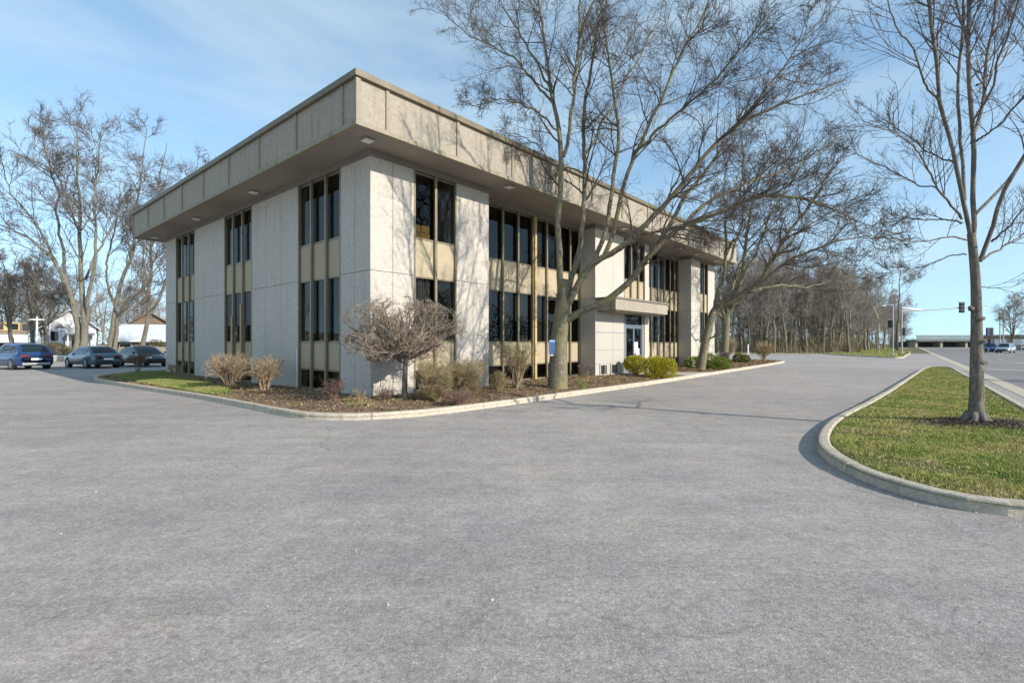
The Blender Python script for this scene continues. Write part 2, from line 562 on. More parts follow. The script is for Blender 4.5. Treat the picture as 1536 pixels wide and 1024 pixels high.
def grow(P, Rr, counts, f0, f1, a0, a1, L, k, jit, up, rs, rtip, rmax=9.0, gnarl=0.0, out=None):
    """children of the branches P (n,k,3) with radii Rr (n,k); L(parent_length, f) -> length"""
    n, kp, _ = P.shape
    plen = np.linalg.norm(np.diff(P, axis=1), axis=2).sum(1)
    cnt = np.broadcast_to(np.asarray(counts), (n,)).astype(int)
    idx = np.repeat(np.arange(n), cnt)
    m = len(idx)
    f = rng.uniform(f0, f1, m)
    x = f * (kp - 1)
    i0 = np.minimum(x.astype(int), kp - 2)
    w = (x - i0)[:, None]
    pos = P[idx, i0] * (1 - w) + P[idx, i0 + 1] * w
    rad = Rr[idx, i0] * (1 - w[:, 0]) + Rr[idx, i0 + 1] * w[:, 0]
    T = nrm(P[idx, i0 + 1] - P[idx, i0])
    q = rng.normal(size=(m, 3))
    if out is not None:
        q = q + out * nrm(pos - np.asarray(out_center))
    q[:, 2] += 0.35 * up
    perp = nrm(q - (q * T).sum(1, keepdims=True) * T)
    a = rng.uniform(a0, a1, m)[:, None]
    d = T * np.cos(a) + perp * np.sin(a)
    ln = L(plen[idx], f) * rng.uniform(0.65, 1.25, m)
    r0 = np.minimum(np.maximum(rad * rs, rtip * 1.3), rmax)
    C = np.zeros((m, k, 3))
    C[:, 0] = pos
    bend = rng.normal(size=(m, 3)) * gnarl
    for j in range(1, k):
        pos = pos + d * (ln / (k - 1))[:, None]
        C[:, j] = pos
        d = nrm(d + rng.normal(size=(m, 3)) * jit + bend / k + np.array([0, 0, up / (k - 1)]))
    RR = r0[:, None] + (rtip - r0)[:, None] * (np.linspace(0, 1, k)[None] ** 0.8)
    return C, RR

def tubes(P, Rr, sides):
    n, k, _ = P.shape
    T = nrm(np.gradient(P, axis=1))
    ref = np.where(np.abs(nrm(P[:, -1] - P[:, 0])[:, 2:3]) < 0.8, np.array([[0, 0, 1.0]]), np.array([[1.0, 0, 0]]))
    A = nrm(np.cross(T, ref[:, None, :]))
    B = np.cross(T, A)
    th = np.arange(sides) * 2 * PI / sides
    V = P[:, :, None] + Rr[:, :, None, None] * (A[:, :, None] * np.cos(th)[None, None, :, None] + B[:, :, None] * np.sin(th)[None, None, :, None])
    idx = np.arange(n * k * sides).reshape(n, k, sides)
    nx = np.roll(idx, -1, axis=2)
    F = np.stack([idx[:, :-1], nx[:, :-1], nx[:, 1:], idx[:, 1:]], -1).reshape(-1, 4)
    return V.reshape(-1, 3), F

def merge(parts):
    Vs, Fs, o = [], [], 0
    for V, F in parts:
        Vs.append(V)
        Fs.append(F + o)
        o += len(V)
    return np.vstack(Vs), np.vstack(Fs)

def limb(pts, r0, r1, k=32, pw=1.0, wig=0.0):
    p = chaikin(pts, 2, False)
    p = resample(p, k)
    if wig:
        w = rng.normal(size=(k, 3)) * wig
        w = (w + np.roll(w, 1, 0) + np.roll(w, -1, 0)) / 3
        w[0] = 0
        p = p + w
    t = np.linspace(0, 1, k) ** pw
    return p, r0 + (r1 - r0) * t

def make_tree(name, limbs, levels, bark_m, twig_m, base, trim=None):
    """limbs: list of (P, R); the crown grows level by level from them. Returns the root Empty with children trunk and crown."""
    P = np.stack([l[0] for l in limbs])
    Rr = np.stack([l[1] for l in limbs])
    base = np.asarray(base, float)
    root = empty(name, base)
    tv, tf = tubes(P - base, Rr, 12)
    parts = []
    cur = (P, Rr)
    tr_parts = [(tv, tf)]
    for i, lv in enumerate(levels):
        cur = grow(*cur, **{k_: v for k_, v in lv.items() if k_ not in ('sides', 'trunk')})
        if trim is not None:
            cur = (trim(cur[0]), cur[1])
        t = tubes(cur[0] - base, cur[1], lv['sides'])
        (tr_parts if lv.get('trunk') else parts).append(t)
    V, F = merge(tr_parts)
    link_mesh('trunk', V, F, bark_m, root, True)
    V, F = merge(parts)
    link_mesh('crown', V, F, twig_m, root, True)
    return root

# ================================================================== SETTING
# sun: the low spring sun behind the camera's right shoulder
SUN_AZ = np.array([0.838, -0.546])
SUN_EL = R(26)

# ground and asphalt
link_mesh('ground', [(-1500, -600, -0.012), (1500, -600, -0.012), (1500, 2500, -0.012), (-1500, 2500, -0.012)], [(0, 1, 2, 3)], M['earth'])['kind'] = 'structure'
lot_poly = [(-75, -40), (-18.2, -40), (72, 76.8), (66, 84), (5, 86), (-6, 56), (-40, 52), (-75, 50)]
mb = MB().add([(x, y, 0) for x, y in lot_poly], [tuple(range(len(lot_poly)))], M['lot'])
mb.build('parking_lot')['kind'] = 'structure'
RD = np.array([0.6165, 0.7874])   # direction of the main road
RN = np.array([0.7874, -0.6165])
def RP(n, s, z=0.0):
    p = RN * n + RD * s
    return (p[0], p[1], z)
MB().add([RP(3.2, -90, 0.004), RP(27, -90, 0.004), RP(27, 900, 0.004), RP(3.2, 900, 0.004)], [(0, 1, 2, 3)], M['road']).build('main_road')['kind'] = 'structure'
MB().add([RP(2.75, -60, 0.008), RP(3.25, -60, 0.008), RP(3.25, 600, 0.008), RP(2.75, 600, 0.008)], [(0, 1, 2, 3)], M['kerb']).build('road_gutter')['kind'] = 'structure'
mb = MB()
for n_ in (7.2, 10.9, 14.8):
    for s_ in range(10, 420, 12):
        if n_ == 14.8:
            continue
        mb.add([RP(n_, s_, 0.009), RP(n_ + 0.13, s_, 0.009), RP(n_ + 0.13, s_ + 3, 0.009), RP(n_, s_ + 3, 0.009)], [(0, 1, 2, 3)], M['line'])
for n_ in (14.7, 15.0):
    mb.add([RP(n_, 5, 0.009), RP(n_ + 0.12, 5, 0.009), RP(n_ + 0.12, 500, 0.009), RP(n_, 500, 0.009)], [(0, 1, 2, 3)], M['line'])
mb.add([RP(3.9, 44.0, 0.0095), RP(14.4, 44.0, 0.0095), RP(14.4, 44.45, 0.0095), RP(3.9, 44.45, 0.0095)], [(0, 1, 2, 3)], M['line'])
mb.build('road_markings')['kind'] = 'structure'

# kerbs
def kerb(name, poly, closed=True, w=0.17, h=0.14, seg=3.0):
    p = np.asarray(poly, float)
    if closed:
        p = np.vstack([p, p[:1]])
    L = np.linalg.norm(np.diff(p, axis=0), axis=1).sum()
    p = resample(p, int(L / 0.3))
    T = np.gradient(p, axis=0)
    if closed:
        T[0] = T[-1] = (p[1] - p[0]) + (p[-1] - p[-2])
    T = nrm(T)
    area = 0.5 * np.sum(p[:-1, 0] * p[1:, 1] - p[1:, 0] * p[:-1, 1])
    N = np.c_[-T[:, 1], T[:, 0]] * (1 if area > 0 else -1)   # inwards
    prof = [(0, -0.02), (0.012, 0.1), (0.022, 0.132), (0.05, h), (w - 0.03, h + 0.004), (w, h - 0.012), (w, -0.02)]
    V, F = [], []
    per = int(seg / 0.3)
    n = len(prof)
    i = 0
    while i < len(p) - 1:
        j = min(i + per, len(p) - 1)
        o = len(V)
        dz = rng.normal(0, 0.003)
        dw = rng.normal(0, 0.004)
        for q in range(i, j + 1):
            pt = p[q].copy()
            if q == i: pt = pt + T[q] * 0.006
            if q == j: pt = pt - T[q] * 0.006
            for a, b in prof:
                V.append((*(pt + N[q] * (a + dw)), b + (dz if b > 0 else 0)))
        for q in range(j - i):
            for k in range(n - 1):
                F.append((o + q * n + k, o + q * n + k + 1, o + (q + 1) * n + k + 1, o + (q + 1) * n + k))
        F.append(tuple(o + k for k in range(n)))
        F.append(tuple(o + (j - i) * n + k for k in range(n - 1, -1, -1)))
        i = j
    o = link_mesh(name, V, F, M['kerb'])
    o['kind'] = 'structure'
    return o

C0 = np.array([-3.886, 13.94])
DR = np.array([0.656, 0.755]); DR /= np.linalg.norm(DR)
DL = np.array([-DR[1], DR[0]])
def BW(x, y, z=0.0):
    p = C0 + DR * x + DL * y
    return np.array([p[0], p[1], z])

bed_poly = chaikin([(-18.5, 22.3), (-15.6, 19.95), (-12.7, 17.7), (-9.87, 15.56), (-7.18, 13.3), (-5.4, 11.7), (-4.6, 11.08), (-3.8, 10.86), (-3.1, 10.92), (-1.94, 11.53),
                    (-0.48, 13.09), (1.23, 15.14), (2.98, 17.2), (6.6, 21.67), (13.0, 29.9), (18.5, 37), (23.2, 43.3), (24.3, 45.2), (23, 46.6), (1, 51), (-19.0, 29.5), (-20.3, 27), (-19.9, 24.3)], 2)
isl_poly = chaikin([(6.4, 4.2), (4.95, 4.75), (4.55, 4.92), (4.3, 5.25), (4.16, 6.0), (4.36, 7.06), (4.8, 8.05), (6.05, 9.82), (7.6, 11.57), (10.2, 14.3), (16.4, 21.3), (26.4, 32.6), (28.4, 34.3),
                    (29.0, 33.4), (25.3, 28.8), (19.9, 21.8), (15.6, 16.3), (11, 10.4), (7.4, 5.6), (7.2, 4.6)], 2)
pole_poly = chaikin([(45, 69), (43.6, 62), (42.6, 58.2), (43.4, 57), (45.3, 58.5), (48.6, 62.9), (62, 79), (80, 102), (84, 107.5), (80, 108), (60, 93), (50, 83)], 2)
kerb('kerb_strip', bed_poly)
kerb('kerb_strip', isl_poly)
kerb('kerb_strip', pole_poly)

path_poly = np.array([BW(14.3, -0.02)[:2], BW(16.5, -0.02)[:2], BW(18.6, -2.55)[:2], BW(16.4, -2.62)[:2]])
def bed_z(p, lift=0.0):
    d = edge_dist(bed_poly, p)
    t = np.clip(d / 1.5, 0, 1)
    z = 0.10 + 0.09 * t * t * (3 - 2 * t) + 0.02 * wob(p, 1.0, 1) * np.clip(d, 0, 1)
    inp = inside(path_poly, p) | (edge_dist(path_poly, p) < 0.25)
    z = np.where(inp, np.minimum(z, 0.12), z)
    return z + lift
bed_in = bed_poly + 0  # the bed reaches under the kerb
patch('mulch_bed', bed_poly * 1.0 + 0.0, lambda p: bed_z(p) - 0.02 * (edge_dist(bed_poly, p) < 0.02), M['mulch'], 0.55, 9000)
MB().prism(path_poly, 0.02, 0.165, M['smooth']).build('path')['kind'] = 'structure'

def isl_z(p, lift=0.0):
    d = edge_dist(isl_poly, p)
    t = np.clip(d / 1.2, 0, 1)
    mound = 0.06 * np.exp(-((p[:, 0] - 8.6) ** 2 + (p[:, 1] - 9.5) ** 2) / 0.5)
    return 0.105 + 0.05 * t + 0.012 * wob(p, 1.4, 4) * t + mound + lift
patch('lawn', isl_poly, isl_z, M['lawn'], 0.3, 9000)
patch('lawn', pole_poly, lambda p: 0.115 + 0.02 * wob(p, 0.3), M['lawn'], 2.5, 3000)

lawn_poly = chaikin([BW(-2.5, 19.3)[:2], BW(-2.55, 12)[:2], BW(-2.5, 7.6)[:2], BW(-2.45, 4.7)[:2], BW(-1.9, 4.4)[:2], BW(-1.35, 6.0)[:2], BW(-0.95, 10)[:2], BW(-0.8, 13.8)[:2], BW(-0.1, 15.6)[:2], BW(-0.1, 18.6)[:2], BW(0.8, 19.6)[:2]], 2)
patch('lawn', lawn_poly, lambda p: bed_z(p, 0.012), M['lawn'], 0.4, 5000)

# grass (stuff)
def grass(name, pts, zf, hm, wm, mat, label):
    h = hm * rng.uniform(0.5, 1.4, len(pts)) * (0.8 + 0.35 * wob(pts, 1.2, 2))
    w = wm * rng.uniform(0.7, 1.3, len(pts))
    V, F = blades(pts, zf(pts), h, w)
    o = link_mesh(name, V, F, mat)
    tag(o, label, 'grass', kind='stuff')
    return o
def isl_w(p):
    d = np.hypot(p[:, 0], p[:, 1])
    w = np.clip(9.0 / d, 0.12, 1.0) ** 1.3
    bare = np.exp(-(((p[:, 0] - 8.85) / 0.95) ** 2 + ((p[:, 1] - 9.36) / 0.42) ** 2) ** 2)
    w *= np.clip(1 - 1.25 * bare, 0, 1)
    w *= np.clip(edge_dist(isl_poly, p) * 4.5 - 0.75, 0.0, 1)
    w *= np.clip(0.62 + 0.75 * wob(p, 1.3, 7), 0.10, 1)
    return w
pts = scatter(isl_poly, 210000, isl_w)
gd = np.hypot(pts[:, 0], pts[:, 1])
h = (0.024 + 0.012 * wob(pts, 1.6, 3)) * rng.uniform(0.5, 1.7, len(pts))
V, F = blades(pts, isl_z(pts), np.maximum(h, 0.012), (0.0045 + gd * 0.0005) * rng.uniform(0.7, 1.3, len(pts)))
tag(link_mesh('grass', V, F, M['grass']), 'mown green and straw coloured grass on the kerbed island', 'grass', kind='stuff')
pts = scatter(lawn_poly, 45000, lambda p: np.clip(edge_dist(lawn_poly, p) * 4, 0.1, 1) * np.clip(edge_dist(bed_poly, p) * 6 - 1.2, 0, 1))
grass('grass', pts, lambda p: bed_z(p, 0.012), 0.045, 0.02, M['grass_green'], 'bright green grass strip beside the shaded wall of the office')
pts = scatter(pole_poly, 9000, lambda p: np.clip(edge_dist(pole_poly, p) * 3 - 0.6, 0, 1))
grass('grass', pts, lambda p: np.full(len(p), 0.12), 0.1, 0.09, M['grass'], 'yellowish grass on the far island with the poles')
verge = [(5, 86), (50, 83.5), (62, 95), (84, 109), (140, 180), (132, 186), (70, 118), (48, 95), (5, 96)]
pts = scatter(verge, 16000)
grass('grass', pts, lambda p: np.zeros(len(p)), 0.16, 0.12, M['grass'], 'pale dry grass verge along the edge of the wood')

# litter on the bed (stuff)
def on_bed(p):
    return np.clip(edge_dist(bed_poly, p) * 6 - 1.3, 0, 1) * (edge_dist(bed_poly, p) < 4.2) * ~inside(path_poly, p) * np.where(inside(lawn_poly, p), 0.04, 1) * ((p[:, 1] < 40) | (p[:, 0] > 15))
pts = scatter(bed_poly, 38000, on_bed)
dcam = np.hypot(pts[:, 0], pts[:, 1])
V, F = leaves(np.c_[pts, bed_z(pts) + rng.uniform(0.005, 0.03, len(pts))], 0.05 + 0.002 * dcam, None, 0.75, 0.55)
tag(link_mesh('leaf_litter', V, F, M['litter']), 'brown fallen leaves and mulch chips covering the planting bed', 'leaves', kind='stuff')
# a few leaves and sprouts on the mulch
pts = scatter(bed_poly, 2600, lambda p: on_bed(p) * (wob(p, 1.1, 5) > 0.35) * (p[:, 1] < 22))
V, F = blades(pts, bed_z(pts), rng.uniform(0.02, 0.06, len(pts)), np.full(len(pts), 0.010))
tag(link_mesh('weeds', V, F, M['grass']), 'scattered green weeds sprouting through the mulch', 'weeds', kind='stuff')
# stray dead leaves and clippings on the island
pts = scatter(isl_poly, 1500, lambda p: np.clip(edge_dist(isl_poly, p) * 4 - .7, 0, 1) * np.clip(10 / np.hypot(p[:, 0], p[:, 1]), .1, 1))
V, F = leaves(np.c_[pts, isl_z(pts) + rng.uniform(.015, .045, len(pts))], np.full(len(pts), .055), None, .6, .5)
tag(link_mesh('leaf_litter', V, F, M['litter']), 'stray brown dead leaves lying in the island grass', 'leaves', kind='stuff')
# dead stems standing and lying on the mulch
pts = scatter(bed_poly, 5200, lambda p: on_bed(p) * (p[:, 1] < 30) * np.clip(.5 + wob(p, .8, 9), .1, 1))
V, F = blades(pts, bed_z(pts), rng.uniform(.02, .11, len(pts)), np.full(len(pts), .006))
tag(link_mesh('dead_stems', V, F, M['twig_mauve']), 'thin dry stems sticking out of the mulch along the facade', 'stems', kind='stuff')
# grit and small stones swept along the kerbs and over the lot
gp = np.vstack([scatter([(-14, 3), (14, 3), (30, 34), (-16, 22)], 2600, lambda p: ~inside(bed_poly, p) & ~inside(isl_poly, p)),
                np.vstack([bed_poly[rng.integers(0, len(bed_poly), 900)], isl_poly[rng.integers(0, len(isl_poly), 900)]]) + rng.normal(0, .5, (1800, 2))])
gp = gp[~inside(bed_poly, gp) & ~inside(isl_poly, gp)]
V, F = leaves(np.c_[gp, np.full(len(gp), .006)], np.full(len(gp), .022), None, .85, .8)
tag(link_mesh('grit', V, F, plain('pale_grit', (.42, .39, .35), .9, 0, .5, 20)), 'loose pale grit scattered over the asphalt lot', 'gravel', kind='stuff')
# mulch and roots around the island tree
ring = [(8.85 + .95 * math.cos(a) * (1 + .12 * math.sin(3 * a)), 9.36 + .42 * math.sin(a) * (1 + .15 * math.cos(2 * a))) for a in np.linspace(0, 2 * PI, 40, endpoint=False)]
patch('mulch_ring', ring, lambda p: isl_z(p, .010), M['mulch'], .12)
pts = rng.normal(size=(5200, 2)) * np.array([0.6, 0.27]) + np.array([8.88, 9.36])
V, F = leaves(np.c_[pts, isl_z(pts) + rng.uniform(0.0, 0.04, len(pts))], np.full(len(pts), 0.075), None, 0.7, 0.35)
tag(link_mesh('wood_chips', V, F, plain('dark_chips', (0.10, 0.07, 0.05), 0.95, 0, 0.5, 14)), 'dark mulch ring around the foot of the island tree', 'mulch', kind='stuff')

# ================================================================== THE OFFICE
bld = empty('office_building', (*C0, 0), math.atan2(DR[1], DR[0]))
tag(bld, 'two storey pale concrete office with dark bronze windows and deep flat roof overhang', 'office building')
ZB, ZJ, ZT, ZS = 0.02, 3.67, 6.8, 7.0
LX, LY = 26.6, 18.24

def face(mb, side, a0, a1, d0, d1, z0, z1, mat, bev=0.0):
    """a box on a face: side 'f' runs along x with depth y, side 'l' runs along y with depth x"""
    if side == 'f':
        mb.box(a0, a1, d0, d1, z0, z1, mat, bev)
    else:
        mb.box(d0, d1, a0, a1, z0, z1, mat, bev)

def pier(side, a0, a1, joints, d0=0.0, d1=0.3, name='pier', low=None, ret=None):
    mb = MB()
    cuts = [a0] + list(joints) + [a1]
    for i in range(len(cuts) - 1):
        lo = cuts[i] + (0.008 if i else 0)
        hi = cuts[i + 1] - (0.008 if i < len(cuts) - 2 else 0)
        zc = [ZB, ZJ - 0.008]
        face(mb, side, lo, hi, d0, d1, zc[0], zc[1], low or M['concrete'])
        face(mb, side, lo, hi, d0, d1, ZJ + 0.008, ZT, M['concrete'])
    face(mb, side, a0 + 0.02, a1 - 0.02, d0 + 0.02, d1 - 0.02, ZB, ZT, M['groove'])
    return mb.build(name, bld)

def window(side, a0, a1, z0, z1, cuts, d=0.0, gm=None, name='window'):
    """a window: bronze frame with head and sill, its glass a sub-part"""
    f = MB()
    face(f, side, a0, a1, d + 0.05, d + 0.13, z1 - 0.05, z1, M['bronze'])
    face(f, side, a0, a1, d + 0.05, d + 0.13, z0, z0 + 0.05, M['bronze'])
    for c in (a0, a1 - 0.035):
        face(f, side, c, c + 0.035, d + 0.05, d + 0.13, z0 + 0.05, z1 - 0.05, M['bronze'])
    w = f.build(name, bld)
    g = MB()
    ed = [a0] + list(cuts) + [a1]
    for i in range(len(ed) - 1):
        face(g, side, ed[i] + 0.03, ed[i + 1] - 0.03, d + 0.10, d + 0.12, z0 + 0.05, z1 - 0.05, gm or M['glass'])
    g.build('glass', w)
    # vertical blinds hang behind many of the panes, some drawn, some half open
    tall = z1 - z0 > 1
    for i in range(len(ed) - 1):
        if not tall or random.random() > (.8 if (side == 'f' and z0 < 3) else .3):
            continue
        x = ed[i] + .04
        end = ed[i + 1] - .04 if random.random() < .6 else ed[i] + (ed[i + 1] - ed[i]) * random.uniform(.4, .8)
        top = z1 - .06
        bot = z0 + .06 if random.random() < .75 else z0 + (z1 - z0) * random.uniform(.2, .5)
        q = MB()
        while x < end:
            xb = min(x + .085, end)
            dd = d + .2
            P4 = [(x, dd, bot), (xb, dd + .035, bot), (xb, dd + .035, top), (x, dd, top)]
            if side == 'l':
                P4 = [(b_, a_, c_) for a_, b_, c_ in P4]
            if q.v:
                k0 = len(q.v)
                q.add(P4, [(0, 1, 2, 3)], M['blind'])
                q.f.append([k0 - 3, k0, k0 + 3, k0 - 2]); q.m.append(0)
            else:
                q.add(P4, [(0, 1, 2, 3)], M['blind'])
            x += .09
        if q.v:
            q.build('blind', w)
    return w

def bay(side, a0, a1, cuts, d=0.0, zmin=0.2, upper_only=False):
    zs = [(4.78, 6.78, M['glass']), (1.68, 3.67, M['glass']), (zmin, 0.85, M['glass'])]
    sp = [(3.67, 4.78), (0.85, 1.68)]
    if upper_only:
        zs, sp = zs[:1], sp[:1]
    for z0, z1, gm in zs:
        window(side, a0, a1, z0, z1, cuts, d, gm)
    for z0, z1 in sp:
        m = MB()
        ed = [a0] + list(cuts) + [a1]
        for i in range(len(ed) - 1):
            face(m, side, ed[i] + 0.012, ed[i + 1] - 0.012, d + 0.065, d + 0.13, z0 + 0.004, z1 - 0.004, M['spandrel'])
        m.build('spandrel_panel', bld)
    z0 = 3.67 if upper_only else zmin - 0.1
    for c in cuts:
        m = MB()
        face(m, side, c - 0.042, c + 0.042, d - 0.035, d + 0.045, z0, 6.79, M['bronze'], 0.008)
        m.build('mullion', bld)
    for c in (a0 + 0.03, a1 - 0.03):
        m = MB()
        face(m, side, c - 0.028, c + 0.028, d - 0.012, d + 0.045, z0, 6.79, M['bronze'])
        m.build('mullion', bld)
    if not upper_only:
        m = MB()
        face(m, side, a0, a1, d + 0.03, d + 0.3, ZB, zmin, M['smooth'])
        m.build('base_panel', bld)

# left (shaded) face along y
pier('l', 0.3, 1.53, [0.8])
pier('l', 4.15, 7.75, [5.35, 6.55])
pier('l', 10.45, 13.97, [11.62, 12.8])
pier('l', 16.63, LY, [])
bay('l', 1.53, 4.15, [2.37, 3.27])
bay('l', 7.75, 10.45, [8.62, 9.53])
bay('l', 13.97, 16.63, [14.74, 15.66])
# right (sunlit) face along x
pier('f', 0.0, 1.49, [0.74])
bay('f', 1.49, 3.2, [2.33])
pier('f', 3.2, 4.70, [3.95], 0, 0.95)
bay('f', 4.70, 11.6, [5.40, 6.32, 7.22, 8.14, 9.08, 10.0, 10.8], 0.8)
pier('f', 11.6, 14.2, [13.15], 0, 0.95, low=M['smooth'])
bay('f', 14.2, 16.43, [14.94, 15.7], 0.0, upper_only=True)
pier('f', 16.43, 16.9, [], 0, 0.95)
bay('f', 16.9, 22.6, [17.95, 18.84, 19.7, 20.55, 21.35, 22.0], 0.8)
pier('f', 22.6, 24.0, [23.3], 0, 0.95)
bay('f', 24.0, 25.4, [24.7])
pier('f', 25.4, LX, [26.0], 0, 0.3)
# bronze double mullion of the first recess
MB().box(8.17, 8.29, 0.70, 0.86, 0.1, 6.79, M['amber'], 0.01).build('mullion', bld)
# hidden faces and core
mb = MB()
mb.box(LX - 0.3, LX, 0.3, LY, ZB, ZT, M['concrete'])
mb.box(0.3, LX - 0.3, LY - 0.3, LY, ZB, ZT, M['concrete'])
mb.build('wall', bld)
mb = MB()
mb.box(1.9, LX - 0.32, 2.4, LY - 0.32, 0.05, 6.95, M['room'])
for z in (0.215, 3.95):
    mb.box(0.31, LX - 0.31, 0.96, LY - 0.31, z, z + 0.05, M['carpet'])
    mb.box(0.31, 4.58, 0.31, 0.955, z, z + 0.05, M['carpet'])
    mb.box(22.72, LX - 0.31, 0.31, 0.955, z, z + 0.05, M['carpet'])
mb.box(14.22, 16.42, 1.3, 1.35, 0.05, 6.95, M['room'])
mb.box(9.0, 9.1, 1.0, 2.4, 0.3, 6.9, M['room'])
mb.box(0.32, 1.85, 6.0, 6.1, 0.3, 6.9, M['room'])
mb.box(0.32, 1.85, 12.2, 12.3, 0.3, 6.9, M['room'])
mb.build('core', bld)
# trim band under the soffit
mb = MB()
for x0, x1, y0, y1 in ((-0.03, 4.73, -0.03, 0.3), (4.70 + 0.03, 11.57, 0.77, 0.96), (11.57, 16.93, -0.03, 0.96), (16.93, 22.57, 0.77, 0.96), (22.57, LX + 0.03, -0.03, 0.3)):
    mb.box(x0, x1, y0, y1, ZT, ZS, M['band'])
mb.box(4.60, 4.73, 0.3, 0.96, ZT, ZS, M['band'])
mb.box(22.57, 22.7, 0.3, 0.96, ZT, ZS, M['band'])
mb.box(-0.03, 0.3, 0.3, LY + 0.03, ZT, ZS, M['band'])
mb.build('trim_band', bld)
# roof: soffit, fascia, cap
OX0, OX1, OY0, OY1 = -1.17, 27.6, -1.17, 19.35
mb = MB()
mb.box(OX0 + 0.03, 4.0, OY0 + 0.03, OY1 - 0.03, ZS, ZS + 0.06, M['soffit'])
x = 4.006
while x < OX1 - 0.1:
    mb.box(x, min(x + 4.9, OX1 - 0.03), OY0 + 0.03, OY1 - 0.03, ZS, ZS + 0.06, M['soffit'])
    x += 4.906
mb.build('soffit', bld)
ZF0, ZF1 = 6.99, 8.13
mb = MB()
e = 0.06
mb.box(OX0 + e, OX1 - e, OY0 + e, OY1 - e, ZF0 + 0.09, ZF1, M['fascia'])
# ledge (ring) along the bottom
for x0, x1, y0, y1 in ((OX0, OX1, OY0, OY0 + 0.12), (OX0, OX1, OY1 - 0.12, OY1), (OX0, OX0 + 0.12, OY0 + 0.12, OY1 - 0.12), (OX1 - 0.12, OX1, OY0 + 0.12, OY1 - 0.12)):
    mb.box(x0, x1, y0, y1, ZF0 - 0.03, ZF0 + 0.10, M['fascia_rib'], 0.012)
fas = mb.build('fascia', bld)
ribs = [(OX0 + .88 + 2.45 * k, OX0 + .98 + 2.45 * k, OY0 + .012, OY0 + .09) for k in range(11)]
ribs += [(OX0 + .005, OX0 + .14, OY0 + .005, OY0 + .09), (OX0 + .008, OX0 + .09, OY1 - .14, OY1 - .005)]
ribs += [(OX0 + .008, OX0 + .09, OY0 + .655 + 2.45 * k, OY0 + .725 + 2.45 * k) for k in range(9) if OY0 + .69 + 2.45 * k < OY1 - .3]
for x0, x1, y0, y1 in ribs:
    MB().box(x0, x1, y0, y1, ZF0 + .1, ZF1 - .02, M['fascia_rib'], .012).build('fascia_rib', fas)
mb = MB()
mb.box(OX0 - 0.04, OX1 + 0.04, OY0 - 0.04, OY1 + 0.04, ZF1, ZF1 + 0.165, M['cap'], 0.01)
rc = mb.build('roof_cap', bld)
MB().box(OX0 + 0.3, OX1 - 0.3, OY0 + 0.3, OY1 - 0.3, ZF1 + 0.165, ZF1 + 0.18, M['roof']).build('roof', bld)
# soffit lamps
for x, y in ((-0.42, -0.5), (-0.45, 6.5), (-0.45, 12.3), (-0.5, 18.1), (5.0, -0.68), (13.2, -0.6), (19.6, -0.6), (22.0, -0.6), (25.2, -0.6)):
    m = MB().box(x - 0.15, x + 0.15, y - 0.15, y + 0.15, ZS - 0.05, ZS - 0.003, M['steel'], 0.01)
    l = m.build('ceiling_light', bld)
    MB().box(x - 0.13, x + 0.13, y - 0.13, y + 0.13, ZS - 0.07, ZS - 0.051, M['lens'], 0.012).build('lens', l)
# canopy over the entrance
mb = MB()
mb.box(11.65, 16.95, -1.0, 0.0 - 0.003, 3.12, 3.62, M['fascia'], 0.015)
cn = mb.build('canopy', bld)
mb = MB()
mb.box(11.58, 17.0, -1.06, -0.004, 3.623, 3.70, M['band'])
mb.box(11.8, 16.8, -0.9, -0.02, 3.07, 3.117, M['band'])
mb.build('canopy_trim', cn)
# horizontal joints on the smooth entrance pier
mb = MB()
for z, hgt, mt in ((2.13, 0.05, M['steel']), (1.35, 0.012, M['groove']), (0.72, 0.012, M['groove']), (2.75, 0.012, M['groove'])):
    mb.box(11.62, 14.19, -0.004, 0.01, z, z + hgt, mt)
mb.build('joint_strip', bld)
# door
mb = MB()
D0, D1 = 14.42, 16.43
for x0, x1, z0, z1 in ((D0, D0 + 0.06, 0.17, 3.1), (D1 - 0.28, D1 - 0.22, 0.17, 3.1), (D0 + 0.06, D1 - 0.28, 2.5, 2.58), (D0 + 0.06, D1 - 0.28, 3.05, 3.1), (D1 - 0.22, D1, 0.17, 3.1), (14.2, D0, 0.17, 3.1)):
    mb.box(x0, x1, 0.03, 0.14, z0, z1, M['alu'] if z1 < 3.05 or x1 - x0 < 0.08 else M['band'])
df = mb.build('door_frame', bld)
MB().box(D0 + 0.06, D1 - 0.28, 0.08, 0.1, 2.58, 3.05, M['glass']).build('transom_glass', df)
xm = (D0 + 0.06 + D1 - 0.28) / 2
for x0, x1, hx in ((D0 + 0.065, xm - 0.005, xm - 0.09), (xm + 0.005, D1 - 0.285, xm + 0.09)):
    mb = MB()
    for a in ((x0, x0 + 0.07, 0.18, 2.49), (x1 - 0.07, x1, 0.18, 2.49), (x0 + 0.07, x1 - 0.07, 2.40, 2.49), (x0 + 0.07, x1 - 0.07, 0.18, 0.36)):
        mb.box(a[0], a[1], 0.05, 0.1, a[2], a[3], M['alu'])
    dr = mb.build('door', bld)
    MB().box(x0 + 0.07, x1 - 0.07, 0.07, 0.085, 0.36, 2.40, M['glass']).build('glass', dr)
    MB().tube([(hx, 0.0, 0.9), (hx, 0.0, 1.35)], 0.018, M['steel'], 8).build('handle', dr)
# notices on the door glass
MB().box(xm + 0.1, xm + 0.46, 0.062, 0.068, 1.15, 1.72, M['white']).build('notice', bld)
MB().box(xm + 0.3, xm + 0.62, 0.060, 0.0615, 1.05, 1.4, M['white']).build('notice', bld)
MB().box(xm - 0.5, xm - 0.24, 0.062, 0.068, 0.62, 0.95, M['white']).build('notice', bld)
